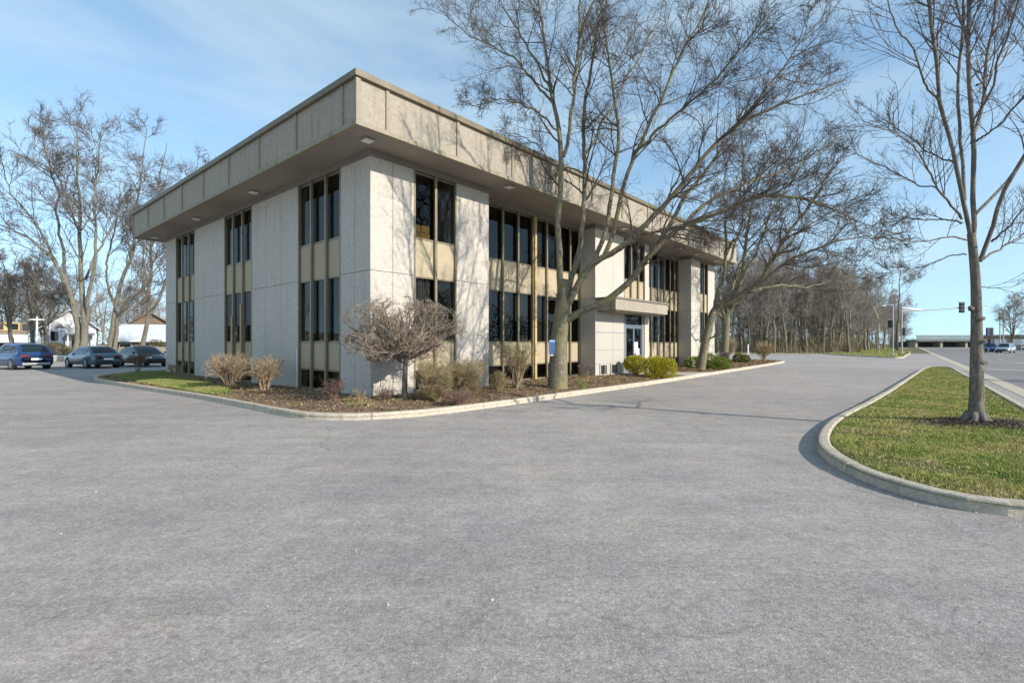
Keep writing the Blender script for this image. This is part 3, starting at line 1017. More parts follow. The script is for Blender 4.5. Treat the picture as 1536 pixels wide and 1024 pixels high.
# low vents on the entrance pier
for x0 in (11.95, 12.9):
    m = MB()
    m.box(x0, x0 + 0.62, -0.05, -0.003, 0.2, 0.72, M['smooth'], 0.008)
    v_ = m.build('vent', bld)
    m = MB()
    m.box(x0 + 0.06, x0 + 0.40, -0.056, -0.051, 0.26, 0.66, M['black'])
    m.box(x0 + 0.44, x0 + 0.56, -0.056, -0.051, 0.26, 0.66, M['trim'])
    m.build('grille', v_)
# lettering stacked down the lower panes of the middle window of the shaded face
def letter(ch, y, z, size):
    cu = bpy.data.curves.new('letter', 'FONT')
    cu.body = ch
    cu.size = size
    cu.align_x = 'CENTER'
    cu.extrude = 0.002
    tmp = bpy.data.objects.new('letter_curve', cu)
    COL.objects.link(tmp)
    me = bpy.data.meshes.new_from_object(tmp)
    bpy.data.objects.remove(tmp)
    me.materials.clear()
    me.materials.append(M['black'])
    o = bpy.data.objects.new('letter', me)
    COL.objects.link(o)
    o.parent = bld
    o.location = (0.092, y, z)
    o.rotation_euler = (R(90), 0, R(-90))
    return o
m = MB()
for a0, a1 in ((7.80, 8.57), (8.67, 9.48), (9.58, 10.40)):
    m.box(0.094, 0.098, a0, a1, 2.35, 3.6, plain('grey_blind', (0.10, 0.098, 0.10), 0.7, 0, 0.1, 3))
m.build('blind', bld)
for y, s, z0, st in ((9.85, 'RUVAC', 3.28, 0.2), (8.85, 'TON', 3.02, 0.25), (8.0, 'FAIC', 3.25, 0.24)):
    for i, ch in enumerate(s):
        letter(ch, y, z0 - st * i, 0.2)
# cartons stacked behind the first sunlit window
for x0, x1, z0, z1 in ((1.56, 1.88, 4.80, 5.02), (1.90, 2.24, 4.80, 5.03), (1.57, 1.87, 5.035, 5.24), (1.90, 2.22, 5.045, 5.25)):
    MB().box(x0, x1, 0.17, 0.42, z0, z1, plain('yellow_cardboard', (0.62, 0.42, 0.12), 0.8), 0.006).build('carton', bld)
# slatted blind behind the far window of the shaded face
m = MB()
for i in range(15):
    m.box(0.09, 0.096, 14.80, 15.60, 4.95 + i * 0.09, 4.985 + i * 0.09, M['alu'])
m.build('blind', bld)
# amber down-pipes on the shaded face
for y, z1 in ((9.5, 2.75), (8.62, 3.2)):
    MB().tube([(-0.07, y, 0.1), (-0.07, y, z1)], 0.032, M['amber'], 8).build('down_pipe', bld)
MB().tube([(-0.045, 4.12, 0.1), (-0.045, 4.12, 1.5)], 0.02, M['white'], 8).build('down_pipe', bld)

# ================================================================== TREES
UPV = np.array([0, 0, 1.0])
def px_limb(pts, r0, r1, **kw):
    return limb([W(*p) for p in pts], r0, r1, **kw)

# ---- the big bare tree in front of the facade
Y1 = 17.0
t1 = [
    px_limb([(836, 582, Y1), (837, 560, Y1), (838, 530, Y1), (839, 500, Y1), (843, 470, Y1), (846, 440, Y1), (850, 420, Y1)], 0.37, 0.23, pw=0.55),
    px_limb([(846, 470, Y1), (841, 430, Y1), (839, 400, Y1), (838, 340, Y1), (842, 280, Y1 - .1), (845, 230, Y1 - .2), (838, 190, Y1 - .1), (825, 130, Y1 + .2), (815, 60, Y1 + .6), (800, -60, Y1 + 1)], 0.122, 0.02, wig=.05),
    px_limb([(845, 235, Y1 - .2), (856, 190, Y1 - .3), (862, 130, Y1 - .4), (868, 60, Y1 - .5), (872, -60, Y1 - .6)], 0.064, 0.02, wig=.05),
    px_limb([(846, 465, Y1), (856, 425, Y1 + .1), (867, 390, Y1 + .3), (873, 350, Y1 + .4), (875, 300, Y1 + .5), (876, 240, Y1 + .6), (874, 190, Y1 + .6), (878, 140, Y1 + .7), (890, 80, Y1 + .8), (912, -50, Y1 + 1)], 0.103, 0.02, wig=.05),
    px_limb([(846, 462, Y1), (864, 430, Y1 - .3), (892, 393, Y1 - .6), (920, 380, Y1 - .8), (945, 360, Y1 - 1), (975, 330, Y1 - 1.2), (1010, 295, Y1 - 1.5), (1040, 255, Y1 - 1.8), (1075, 215, Y1 - 2), (1110, 187, Y1 - 2.1), (1165, 160, Y1 - 2.3), (1230, 135, Y1 - 2.4), (1268, 118, Y1 - 2.5)], 0.122, 0.015, wig=.05),
    px_limb([(893, 393, Y1 - .6), (908, 350, Y1 - .5), (915, 300, Y1 - .4), (925, 240, Y1 - .3), (928, 180, Y1 - .2), (920, 140, Y1), (910, 90, Y1 + .3), (898, -20, Y1 + .6)], 0.080, 0.02, wig=.05),
    px_limb([(905, 386, Y1 - .7), (925, 325, Y1 - .9), (934, 280, Y1 - 1), (950, 230, Y1 - 1.1), (975, 180, Y1 - 1.2), (1010, 110, Y1 - 1.3), (1040, 50, Y1 - 1.4), (1085, -40, Y1 - 1.5)], 0.077, 0.02, wig=.05),
    px_limb([(842, 484, Y1), (862, 470, Y1 - .2), (885, 461, Y1 - .5), (908, 456, Y1 - .7), (935, 430, Y1 - 1), (965, 395, Y1 - 1.3), (995, 358, Y1 - 1.6), (1030, 335, Y1 - 1.9), (1080, 318, Y1 - 2.3), (1140, 295, Y1 - 2.6), (1200, 292, Y1 - 2.8), (1285, 330, Y1 - 3)], 0.129, 0.015, wig=.05),
    px_limb([(985, 370, Y1 - 1.5), (1005, 330, Y1 - 1.3), (1025, 300, Y1 - 1.1), (1060, 260, Y1 - .9), (1100, 200, Y1 - .7), (1150, 130, Y1 - .5), (1200, 70, Y1 - .4), (1245, 10, Y1 - .3)], 0.070, 0.015, wig=.05),
    px_limb([(1030, 335, Y1 - 1.9), (1060, 305, Y1 - 1.6), (1110, 280, Y1 - 1.2), (1180, 255, Y1 - 1), (1262, 205, Y1 - .8)], 0.058, 0.015, wig=.05),
    px_limb([(930, 375, Y1 - .9), (960, 350, Y1 - 2), (1000, 345, Y1 - 3), (1050, 330, Y1 - 3.6), (1110, 330, Y1 - 4)], 0.048, 0.012, wig=.05),
    px_limb([(830, 155, Y1 + .1), (795, 112, Y1 + .3), (750, 72, Y1 + .5), (690, 45, Y1 + .6), (660, 15, Y1 + .6)], 0.044, 0.01, wig=.05),
    px_limb([(840, 200, Y1 - .1), (805, 165, Y1), (760, 145, Y1), (705, 160, Y1 - .1)], 0.038, 0.01, wig=.05),
    px_limb([(825, 130, Y1 + .2), (790, 70, Y1 + 1), (755, 10, Y1 + 1.6), (720, -50, Y1 + 2)], 0.044, 0.012, wig=.05),
    px_limb([(843, 265, Y1 - .1), (815, 225, Y1 - .3), (785, 205, Y1 - .4), (745, 195, Y1 - .5)], 0.032, 0.01, wig=.04),
    px_limb([(876, 240, Y1 + .6), (900, 190, Y1 + 1.4), (940, 120, Y1 + 2.2), (985, 40, Y1 + 2.8), (1010, -40, Y1 + 3)], 0.051, 0.012, wig=.05),
    px_limb([(950, 230, Y1 - 1.1), (985, 200, Y1 - 2), (1040, 150, Y1 - 2.6), (1100, 90, Y1 - 3), (1150, 20, Y1 - 3.2)], 0.048, 0.012, wig=.05),
    px_limb([(868, 60, Y1 - .5), (885, 10, Y1 - 1), (930, -60, Y1 - 1.4)], 0.05, 0.012),
]
cnts1 = np.array([1, 20, 15, 20, 23, 18, 19, 23, 19, 16, 14, 17, 14, 15, 10, 18, 18, 10])
lv1 = [
    dict(counts=cnts1, f0=.3, f1=1.0, a0=R(25), a1=R(62), L=lambda L, f: 0.38 * np.clip(L, 3.2, 6) * (1.15 - .6 * f), k=9, jit=.10, up=.26, rs=.5, rtip=.006, rmax=.04, sides=5, gnarl=.45),
    dict(counts=8, f0=.12, f1=1.0, a0=R(25), a1=R(58), L=lambda L, f: np.clip(.5 * L, .4, 1.3) * (1.1 - .5 * f), k=6, jit=.11, up=.22, rs=.62, rtip=.0042, rmax=.016, sides=4, gnarl=.4),
    dict(counts=5, f0=.1, f1=1.0, a0=R(25), a1=R(58), L=lambda L, f: np.clip(.55 * L, .2, .7), k=5, jit=.12, up=.22, rs=.65, rtip=.0034, rmax=.008, sides=3, gnarl=.35),
    dict(counts=2, f0=.15, f1=.95, a0=R(25), a1=R(60), L=lambda L, f: np.clip(.5 * L, .1, .28), k=3, jit=.15, up=.2, rs=.8, rtip=.0028, rmax=.005, sides=3),
]
o = make_tree('bare_tree', t1, lv1, M['bark_moss'], M['twig'], (*W(836, 577, Y1)[:2], 0.15))
tag(o, 'tallest bare multi limbed tree in front of the sunlit facade, with mossy trunk', 'tree')

# ---- second tree by the far corner, leaning right
Y2 = 28.0
t2 = [
    px_limb([(1051, 553, Y2), (1054, 535, Y2), (1060, 505, Y2), (1068, 470, Y2), (1075, 462, Y2)], 0.26, 0.19, pw=.6),
    px_limb([(1066, 475, Y2), (1075, 440, Y2), (1088, 405, Y2 + .3), (1091, 370, Y2 + .4), (1089, 330, Y2 + .5), (1085, 290, Y2 + .6), (1090, 240, Y2 + .8)], 0.128, 0.02, wig=.08),
    px_limb([(1070, 468, Y2), (1095, 445, Y2 - .4), (1112, 420, Y2 - .6), (1117, 380, Y2 - .7), (1120, 330, Y2 - .8), (1135, 280, Y2 - .9), (1160, 220, Y2 - 1)], 0.136, 0.02, wig=.08),
    px_limb([(1072, 466, Y2), (1100, 448, Y2 - .6), (1125, 435, Y2 - 1), (1145, 415, Y2 - 1.4), (1165, 380, Y2 - 1.8), (1190, 340, Y2 - 2), (1225, 290, Y2 - 2.2), (1260, 240, Y2 - 2.4)], 0.152, 0.02, wig=.08),
    px_limb([(1110, 440, Y2 - .8), (1140, 425, Y2 - 1.6), (1175, 395, Y2 - 2.4), (1215, 375, Y2 - 3), (1260, 360, Y2 - 3.4), (1325, 350, Y2 - 3.6)], 0.104, 0.015, wig=.08),
    px_limb([(1125, 435, Y2 - 1), (1150, 433, Y2 - .4), (1175, 425, Y2), (1215, 432, Y2 + .4), (1260, 415, Y2 + .8), (1300, 410, Y2 + 1)], 0.096, 0.015, wig=.08),
    px_limb([(1112, 420, Y2 - .6), (1135, 380, Y2), (1150, 330, Y2 + .6), (1180, 280, Y2 + 1), (1215, 225, Y2 + 1.2)], 0.088, 0.02, wig=.08),
    px_limb([(1088, 405, Y2 + .3), (1110, 350, Y2 + 1.2), (1120, 300, Y2 + 1.8), (1115, 240, Y2 + 2.2), (1120, 190, Y2 + 2.4)], 0.080, 0.015, wig=.08),
    px_limb([(1165, 380, Y2 - 1.8), (1200, 350, Y2 - 1.4), (1250, 310, Y2 - 1), (1300, 300, Y2 - .8)], 0.064, 0.012, wig=.08),
]
lv2 = [
    dict(counts=np.array([1, 16, 18, 20, 16, 15, 15, 14, 12]), f0=.3, f1=1.0, a0=R(25), a1=R(60), L=lambda L, f: .33 * np.clip(L, 5, 8) * (1.15 - .5 * f), k=8, jit=.12, up=.16, rs=.5, rtip=.011, rmax=.06, sides=4, gnarl=.5),
    dict(counts=7, f0=.12, f1=1.0, a0=R(25), a1=R(58), L=lambda L, f: np.clip(.5 * L, .5, 1.8) * (1.1 - .5 * f), k=6, jit=.14, up=.16, rs=.6, rtip=.008, rmax=.025, sides=3, gnarl=.5),
    dict(counts=6, f0=.1, f1=1.0, a0=R(25), a1=R(60), L=lambda L, f: np.clip(.55 * L, .3, 1.0), k=4, jit=.15, up=.15, rs=.65, rtip=.006, rmax=.012, sides=3, gnarl=.4),
    dict(counts=1, f0=.15, f1=.95, a0=R(25), a1=R(60), L=lambda L, f: np.clip(.5 * L, .15, .5), k=3, jit=.15, up=.15, rs=.8, rtip=.005, rmax=.007, sides=3),
]
o = make_tree('bare_tree', t2, lv2, M['bark_moss'], M['twig'], (*W(1051, 550, Y2)[:2], 0.15))
tag(o, 'bare spreading tree at the far facade corner, leaning towards the drive', 'tree')

# ---- third tree behind it
Y3 = 43.0
t3 = [
    px_limb([(1086, 541, Y3), (1087, 520, Y3), (1089, 490, Y3), (1090, 470, Y3)], 0.36, 0.27, pw=.6),
    px_limb([(1088, 500, Y3), (1086, 475, Y3), (1082, 455, Y3), (1080, 420, Y3 + 1), (1084, 380, Y3 + 1)], 0.2, 0.03, wig=.1),
    px_limb([(1090, 475, Y3), (1098, 455, Y3), (1120, 440, Y3 - 1), (1150, 430, Y3 - 1), (1190, 425, Y3 - 2)], 0.25, 0.03, wig=.1),
    px_limb([(1090, 475, Y3), (1093, 450, Y3), (1105, 410, Y3 + 1), (1120, 370, Y3 + 1)], 0.22, 0.03, wig=.1),
    px_limb([(1088, 480, Y3), (1075, 470, Y3), (1068, 458, Y3)], 0.12, 0.03, wig=.1),
]
lv3 = [
    dict(counts=np.array([1, 10, 12, 12, 5]), f0=.3, f1=1.0, a0=R(25), a1=R(60), L=lambda L, f: .4 * np.clip(L, 5, 8) * (1.15 - .5 * f), k=7, jit=.12, up=.2, rs=.5, rtip=.014, rmax=.07, sides=4, gnarl=.5),
    dict(counts=7, f0=.12, f1=1.0, a0=R(25), a1=R(58), L=lambda L, f: np.clip(.5 * L, .5, 1.8), k=5, jit=.14, up=.16, rs=.6, rtip=.011, rmax=.03, sides=3, gnarl=.5),
    dict(counts=5, f0=.1, f1=1.0, a0=R(25), a1=R(60), L=lambda L, f: np.clip(.55 * L, .3, 1.0), k=3, jit=.15, up=.15, rs=.65, rtip=.009, rmax=.014, sides=3, gnarl=.4),
]
o = make_tree('bare_tree', t3, lv3, M['bark_moss'], M['twig'], (*W(1086, 541, Y3)[:2], 0.1))
tag(o, 'thick trunked bare tree just beyond the far end of the office', 'tree')

# ---- island tree
YF = 9.45
t4 = [
    px_limb([(1463, 645, YF), (1464, 628, YF), (1465, 600, YF), (1465, 560, YF), (1465, 520, YF), (1465, 480, YF), (1464, 430, YF), (1462, 400, YF), (1459, 370, YF), (1457, 350, YF)], 0.16, 0.066, pw=.42),
    px_limb([(1459, 368, YF), (1459, 330, YF), (1458, 280, YF), (1459, 230, YF), (1456, 200, YF), (1453, 170, YF), (1452, 100, YF), (1453, 20, YF), (1458, -90, YF), (1466, -220, YF + .1), (1462, -360, YF + .2), (1476, -500, YF + .1), (1480, -690, YF)], 0.0420, 0.014, wig=.02),
    px_limb([(1455, 350, YF), (1448, 325, YF - .1), (1443, 290, YF - .2), (1436, 245, YF - .3), (1432, 210, YF - .3), (1420, 180, YF - .4), (1408, 150, YF - .5), (1405, 90, YF - .6), (1398, 40, YF - .7), (1390, -70, YF - .8), (1380, -210, YF - .9), (1388, -350, YF - 1.1), (1372, -520, YF - 1.2)], 0.0361, 0.014, wig=.02),
    px_limb([(1447, 300, YF - .1), (1446, 250, YF), (1438, 200, YF + .1), (1438, 130, YF + .2), (1442, 60, YF + .3), (1445, 0, YF + .4), (1436, -150, YF + .9), (1446, -300, YF + 1.3), (1430, -470, YF + 1.6)], 0.0286, 0.012, wig=.02),
    px_limb([(1470, 392, YF), (1482, 365, YF), (1490, 340, YF - .1), (1500, 300, YF - .2), (1512, 275, YF - .3), (1530, 245, YF - .4), (1560, 190, YF - .5), (1590, 100, YF - .6), (1605, 0, YF - .7), (1600, -150, YF - .7), (1620, -300, YF - .6), (1612, -450, YF - .5)], 0.0370, 0.014, wig=.02),
    px_limb([(1462, 322, YF), (1480, 305, YF + .1), (1500, 285, YF + .2), (1515, 265, YF + .3), (1536, 235, YF + .4), (1570, 190, YF + .5), (1600, 90, YF + .7), (1590, -60, YF + 1), (1570, -220, YF + 1.3)], 0.0286, 0.010, wig=.02),
    px_limb([(1458, 215, YF), (1466, 190, YF + .2), (1475, 155, YF + .3), (1478, 120, YF + .4), (1484, 70, YF + .5), (1494, 0, YF + .7), (1512, -140, YF + 1), (1530, -290, YF + 1.2), (1545, -430, YF + 1.2)], 0.0286, 0.011, wig=.02),
    px_limb([(1474, 160, YF + .3), (1490, 130, YF + .1), (1502, 80, YF), (1520, 25, YF - .1), (1545, -70, YF - .4), (1550, -210, YF - .8)], 0.0218, 0.008, wig=.02),
    px_limb([(1442, 328, YF - .1), (1425, 305, YF - .3), (1405, 280, YF - .5), (1385, 240, YF - .7), (1365, 212, YF - .9), (1330, 195, YF - 1.1), (1295, 180, YF - 1.3)], 0.0218, 0.005, wig=.02),
    px_limb([(1443, 335, YF), (1420, 330, YF + .2), (1390, 328, YF + .4), (1350, 327, YF + .6), (1310, 332, YF + .8)], 0.0160, 0.004, wig=.02),
    px_limb([(1450, 360, YF), (1430, 355, YF - .2), (1405, 359, YF - .4), (1375, 364, YF - .6), (1340, 360, YF - .8), (1310, 356, YF - .9)], 0.0160, 0.004, wig=.02),
    px_limb([(1450, 382, YF), (1430, 382, YF + .1), (1400, 393, YF + .2), (1370, 403, YF + .3), (1340, 408, YF + .4), (1325, 400, YF + .5)], 0.0126, 0.004, wig=.015),
    px_limb([(1405, 282, YF - .5), (1380, 278, YF - .3), (1355, 265, YF), (1330, 250, YF + .2), (1300, 240, YF + .4), (1278, 225, YF + .5)], 0.0134, 0.004, wig=.02),
    px_limb([(1430, 243, YF - .3), (1405, 235, YF + .1), (1375, 215, YF + .4), (1345, 190, YF + .7), (1310, 170, YF + .9), (1280, 150, YF + 1.1)], 0.0168, 0.004, wig=.02),
    px_limb([(1408, 152, YF - .5), (1392, 130, YF - .8), (1380, 110, YF - 1), (1368, 70, YF - 1.2), (1345, 45, YF - 1.4), (1330, 0, YF - 1.5), (1325, -120, YF - 1.6)], 0.0185, 0.005, wig=.02),
    px_limb([(1475, 388, YF), (1500, 372, YF + .3), (1520, 360, YF + .5), (1545, 345, YF + .7), (1600, 330, YF + 1)], 0.0218, 0.005, wig=.02),
    px_limb([(1488, 362, YF - .1), (1505, 348, YF - .5), (1522, 330, YF - .8), (1545, 305, YF - 1), (1590, 270, YF - 1.2)], 0.0202, 0.005, wig=.02),
    px_limb([(1465, 212, YF), (1490, 195, YF - .5), (1520, 165, YF - .9), (1560, 120, YF - 1.2), (1600, 60, YF - 1.4)], 0.0185, 0.005, wig=.02),
    px_limb([(1456, 190, YF), (1475, 150, YF - .8), (1490, 90, YF - 1.4), (1500, 10, YF - 1.8)], 0.0168, 0.005, wig=.02),
    px_limb([(1453, 80, YF), (1440, 30, YF + .9), (1425, -30, YF + 1.5), (1400, -140, YF + 2), (1395, -280, YF + 2.3)], 0.0252, 0.008, wig=.02),
    px_limb([(1472, 430, YF), (1490, 433, YF - .1), (1505, 430, YF - .2), (1514, 432, YF - .3)], 0.0084, 0.003, wig=.01),
    px_limb([(1465, 128, YF), (1495, 105, YF + .8), (1530, 60, YF + 1.2), (1570, -10, YF + 1.5)], 0.0202, 0.005, wig=.02),
    px_limb([(1457, -60, YF), (1440, -130, YF - .3), (1395, -220, YF - .5), (1330, -290, YF - .6), (1255, -330, YF - .8), (1190, -400, YF - .9)], 0.0462, 0.012, wig=.04),
    px_limb([(1390, -70, YF - .8), (1350, -130, YF - .7), (1310, -220, YF - .6), (1290, -320, YF - .4), (1240, -430, YF - .3)], 0.0378, 0.012, wig=.04),
    px_limb([(1463, -330, YF + .2), (1430, -390, YF - .2), (1385, -430, YF - .4), (1345, -520, YF - .5), (1335, -620, YF - .5)], 0.0353, 0.010, wig=.04),
    px_limb([(1466, -200, YF + .1), (1500, -280, YF - .3), (1560, -350, YF - .5), (1630, -390, YF - .6), (1690, -470, YF - .8)], 0.0420, 0.012, wig=.04),
    px_limb([(1600, -150, YF - .7), (1650, -210, YF - .7), (1700, -300, YF - .8), (1730, -420, YF - .8)], 0.0353, 0.010, wig=.04),
    px_limb([(1440, -200, YF + 1), (1400, -280, YF + 1.2), (1340, -330, YF + 1.3), (1290, -420, YF + 1.5)], 0.0336, 0.010, wig=.04),
    px_limb([(1470, -430, YF + .2), (1510, -500, YF), (1550, -600, YF - .2), (1570, -700, YF - .3)], 0.0302, 0.010, wig=.04),
]
lv4 = [
    dict(counts=np.array([0, 40, 32, 28, 30, 20, 26, 18, 17, 13, 13, 12, 13, 16, 18, 14, 14, 14, 14, 18, 3, 15, 20, 18, 17, 20, 17, 16, 15]), f0=.18, f1=1.0, a0=R(25), a1=R(52), L=lambda L, f: .36 * np.clip(L, 1.6, 4.4) * (1.15 - .6 * f), k=9, jit=.055, up=.36, rs=.5, rtip=.0034, rmax=.015, sides=5, gnarl=.3),
    dict(counts=7, f0=.12, f1=1.0, a0=R(22), a1=R(48), L=lambda L, f: np.clip(.48 * L, .18, .75) * (1.1 - .4 * f), k=6, jit=.07, up=.34, rs=.65, rtip=.0026, rmax=.007, sides=3, gnarl=.3),
    dict(counts=2, f0=.15, f1=.95, a0=R(25), a1=R(55), L=lambda L, f: np.clip(.4 * L, .06, .22), k=4, jit=.1, up=.25, rs=.8, rtip=.002, rmax=.004, sides=3),
]
base4 = (*W(1463, 640, YF)[:2], 0.15)
o = make_tree('bare_tree', t4, lv4, M['bark_grey'], M['twig_fine'], base4)
tag(o, 'bare young tree with straight grey trunk on the kerbed grass island', 'tree')
# pruned stubs and surface roots
tr = [c for c in o.children if c.name.startswith('trunk')][0]
c_ = np.array(base4)
for px, y, dx, dy in ((1456, 462, -1, -.9), (1470, 478, 1, -.6), (1472, 512, .8, -.9), (1474, 544, .9, -.5)):
    p = W(px, y, YF - .08) - c_
    q = p + np.array([dx * .06, dy * .06, .01])
    MB().tube([p - (q - p) * 1.0, p, q], [.05, .04, .032], M['bark_grey'], 10).build('branch_stub', tr, True)
mb = MB()
for k in range(7):
    a = k * 2 * PI / 7 + .3
    d = np.array([math.cos(a), math.sin(a), 0])
    mb.tube([d * .08 + UPV * .20, d * .17 + UPV * .08, d * .28 + UPV * .005, d * .42 - UPV * .06], [.08, .06, .045, .02], M['bark_grey'], 8)
mb.build('root_flare', tr, True)

# ---- generic bare trees for the wood
def wood_tree(h, r0, seed, spread=1.0, fork=False, low=.28, dense=1.0, twr=.013, bark_m=None, twig_m=None, name='woodland_tree'):
    global rng
    keep = rng
    rng = np.random.default_rng(seed)
    lean = rng.normal(0, .05, 2) * h
    tops = 1 if not fork else int(rng.integers(2, 4))
    limbs = []
    for q in range(tops):
        sp = rng.normal(0, .10 if fork else .03, 2) * h
        fh = rng.uniform(.15, .3)
        p = [(0, 0, -.2), (lean[0] * .15, lean[1] * .15, h * fh), (lean[0] * .5 + sp[0] * .7, lean[1] * .5 + sp[1] * .7, h * .6), (lean[0] + sp[0] * 1.3, lean[1] + sp[1] * 1.3, h * rng.uniform(.88, 1.0))]
        limbs.append(limb(p, r0, r0 * .12, k=20, pw=.8, wig=h * .008))
    lv = [
        dict(counts=int(13 * dense / (1 if not fork else 1.6)), f0=low, f1=1.0, a0=R(25), a1=R(58), L=lambda L, f: L * .42 * spread * (1.2 - .8 * f), k=9, jit=.13, up=.28, rs=.5, rtip=.02, rmax=r0 * .5, sides=5, gnarl=.5, trunk=True),
        dict(counts=int(8 * dense), f0=.2, f1=1.0, a0=R(25), a1=R(58), L=lambda L, f: np.clip(.45 * L, .8, 3) * (1.1 - .4 * f), k=6, jit=.14, up=.22, rs=.55, rtip=twr, rmax=.05, sides=4, gnarl=.5),
        dict(counts=int(6 * dense), f0=.12, f1=1.0, a0=R(25), a1=R(58), L=lambda L, f: np.clip(.5 * L, .5, 1.5), k=4, jit=.15, up=.18, rs=.6, rtip=twr * .75, rmax=.024, sides=3, gnarl=.4),
        dict(counts=3, f0=.12, f1=1.0, a0=R(25), a1=R(58), L=lambda L, f: np.clip(.55 * L, .3, .9), k=3, jit=.15, up=.15, rs=.7, rtip=twr * .6, rmax=.014, sides=3),
    ]
    o = make_tree(name, limbs, lv, bark_m or M['bark_wood'], twig_m or M['twig_wood'], (0, 0, 0))
    rng = keep
    return o

variants = [wood_tree(15 + (i % 3), .2 + .04 * (i % 4), 100 + i, 1.0 if i % 2 else .8, fork=(i in (1, 4)), low=.16 + .05 * (i % 3)) for i in range(6)]
wood = []
# front edge of the wood beyond the drive
for i in range(26):
    px = 1075 + i * 7.9 + rng.uniform(-3, 3)
    Y = rng.uniform(86, 95)
    wood.append(((px - CXP) / FPX * Y, Y, rng.uniform(.8, 1.08), 'edge'))
for i in range(34):
    px = rng.uniform(1060, 1290)
    Y = rng.uniform(97, 135)
    wood.append(((px - CXP) / FPX * Y, Y, rng.uniform(.95, 1.25), 'deep'))
# along the main road behind the pole island
for i in range(26):
    s_ = 96 + i * 5.4 + rng.uniform(-2, 2)
    n_ = rng.uniform(-19, -12) + 3.0 * (i / 26)
    p = RP(n_, s_)
    wood.append((p[0], p[1], rng.uniform(.95, 1.25) * (1 - .15 * i / 26), 'road'))
for i in range(22):
    s_ = 142 + i * 8.5 + rng.uniform(-3, 3)
    n_ = rng.uniform(-9, -1.5)
    p = RP(n_, s_)
    wood.append((p[0], p[1], rng.uniform(1.0, 1.25) * (1 - .12 * i / 22), 'road'))
for i in range(26):
    s_ = rng.uniform(105, 255)
    n_ = rng.uniform(-34, -20)
    p = RP(n_, s_)
    wood.append((p[0], p[1], rng.uniform(1.05, 1.3), 'deep'))
lab = {'edge': 'bare brown tree in the front row of the wood beyond the drive', 'deep': 'bare brown tree deep inside the wood, behind the front row',
       'road': 'bare brown tree of the wood edge behind the far island and poles'}
grp = {'edge': 'trees along the front edge of the wood', 'deep': 'trees deep inside the wood', 'road': 'trees of the wood beside the main road'}
def place_var(i, x, y, s, label, group):
    v = i % len(variants)
    if i < len(variants):
        o = variants[v]
        o.location = (x, y, 0)
        o.rotation_euler = (0, 0, random.uniform(0, 6.28))
        o.scale = (s, s, s)
        o['label'] = label
        o['group'] = group
    else:
        o = dup(variants[v], (x, y, 0), random.uniform(0, 6.28), s, label, group)
    o['category'] = 'tree'
    return o
for i, (x, y, s, kd) in enumerate(wood):
    place_var(i, x, y, s, lab[kd], grp[kd])
# far woods on the left, behind the houses
for i in range(26):
    px = -30 + i * 11.5 + rng.uniform(-5, 5)
    Y = rng.uniform(88, 125)
    place_var(99 + i, (px - CXP) / FPX * Y, Y, rng.uniform(.75, 1.0), 'bare tree in the far row behind the houses on the left', 'far trees behind the houses')
# trees across the road and lot that the panes mirror
for i, (x, y, s) in enumerate(((46, 8, .9), (52, 15, 1.0), (49, 0, .8), (58, 6, 1.05), (-56, 30, .8), (-62, 38, .95), (-58, 22, .85))):
    place_var(200 + i, x, y, s, 'bare roadside tree outside the view, mirrored in the office panes' if x > 0 else 'bare tree beside the lot outside the view, mirrored in the shaded panes', 'trees mirrored in the windows')

# ---- the pale trees on the left beyond the cars
YL = 45.0
def lvL(cn):
    return [
        dict(counts=(cn * 1.5).astype(int), f0=.3, f1=1.0, a0=R(25), a1=R(55), L=lambda L, f: .42 * np.clip(L, 6, 11) * (1.2 - .7 * f), k=10, jit=.10, up=.30, rs=.5, rtip=.02, rmax=.07, sides=5, gnarl=.5, trunk=True),
        dict(counts=9, f0=.2, f1=1.0, a0=R(25), a1=R(55), L=lambda L, f: np.clip(.45 * L, .9, 2.6) * (1.1 - .4 * f), k=6, jit=.11, up=.25, rs=.55, rtip=.013, rmax=.04, sides=4, gnarl=.5),
        dict(counts=5, f0=.12, f1=1.0, a0=R(25), a1=R(55), L=lambda L, f: np.clip(.5 * L, .5, 1.5), k=4, jit=.12, up=.2, rs=.6, rtip=.008, rmax=.018, sides=3, gnarl=.4),
        dict(counts=2, f0=.12, f1=1.0, a0=R(25), a1=R(55), L=lambda L, f: np.clip(.5 * L, .25, .7), k=3, jit=.15, up=.15, rs=.7, rtip=.006, rmax=.010, sides=3),
    ]
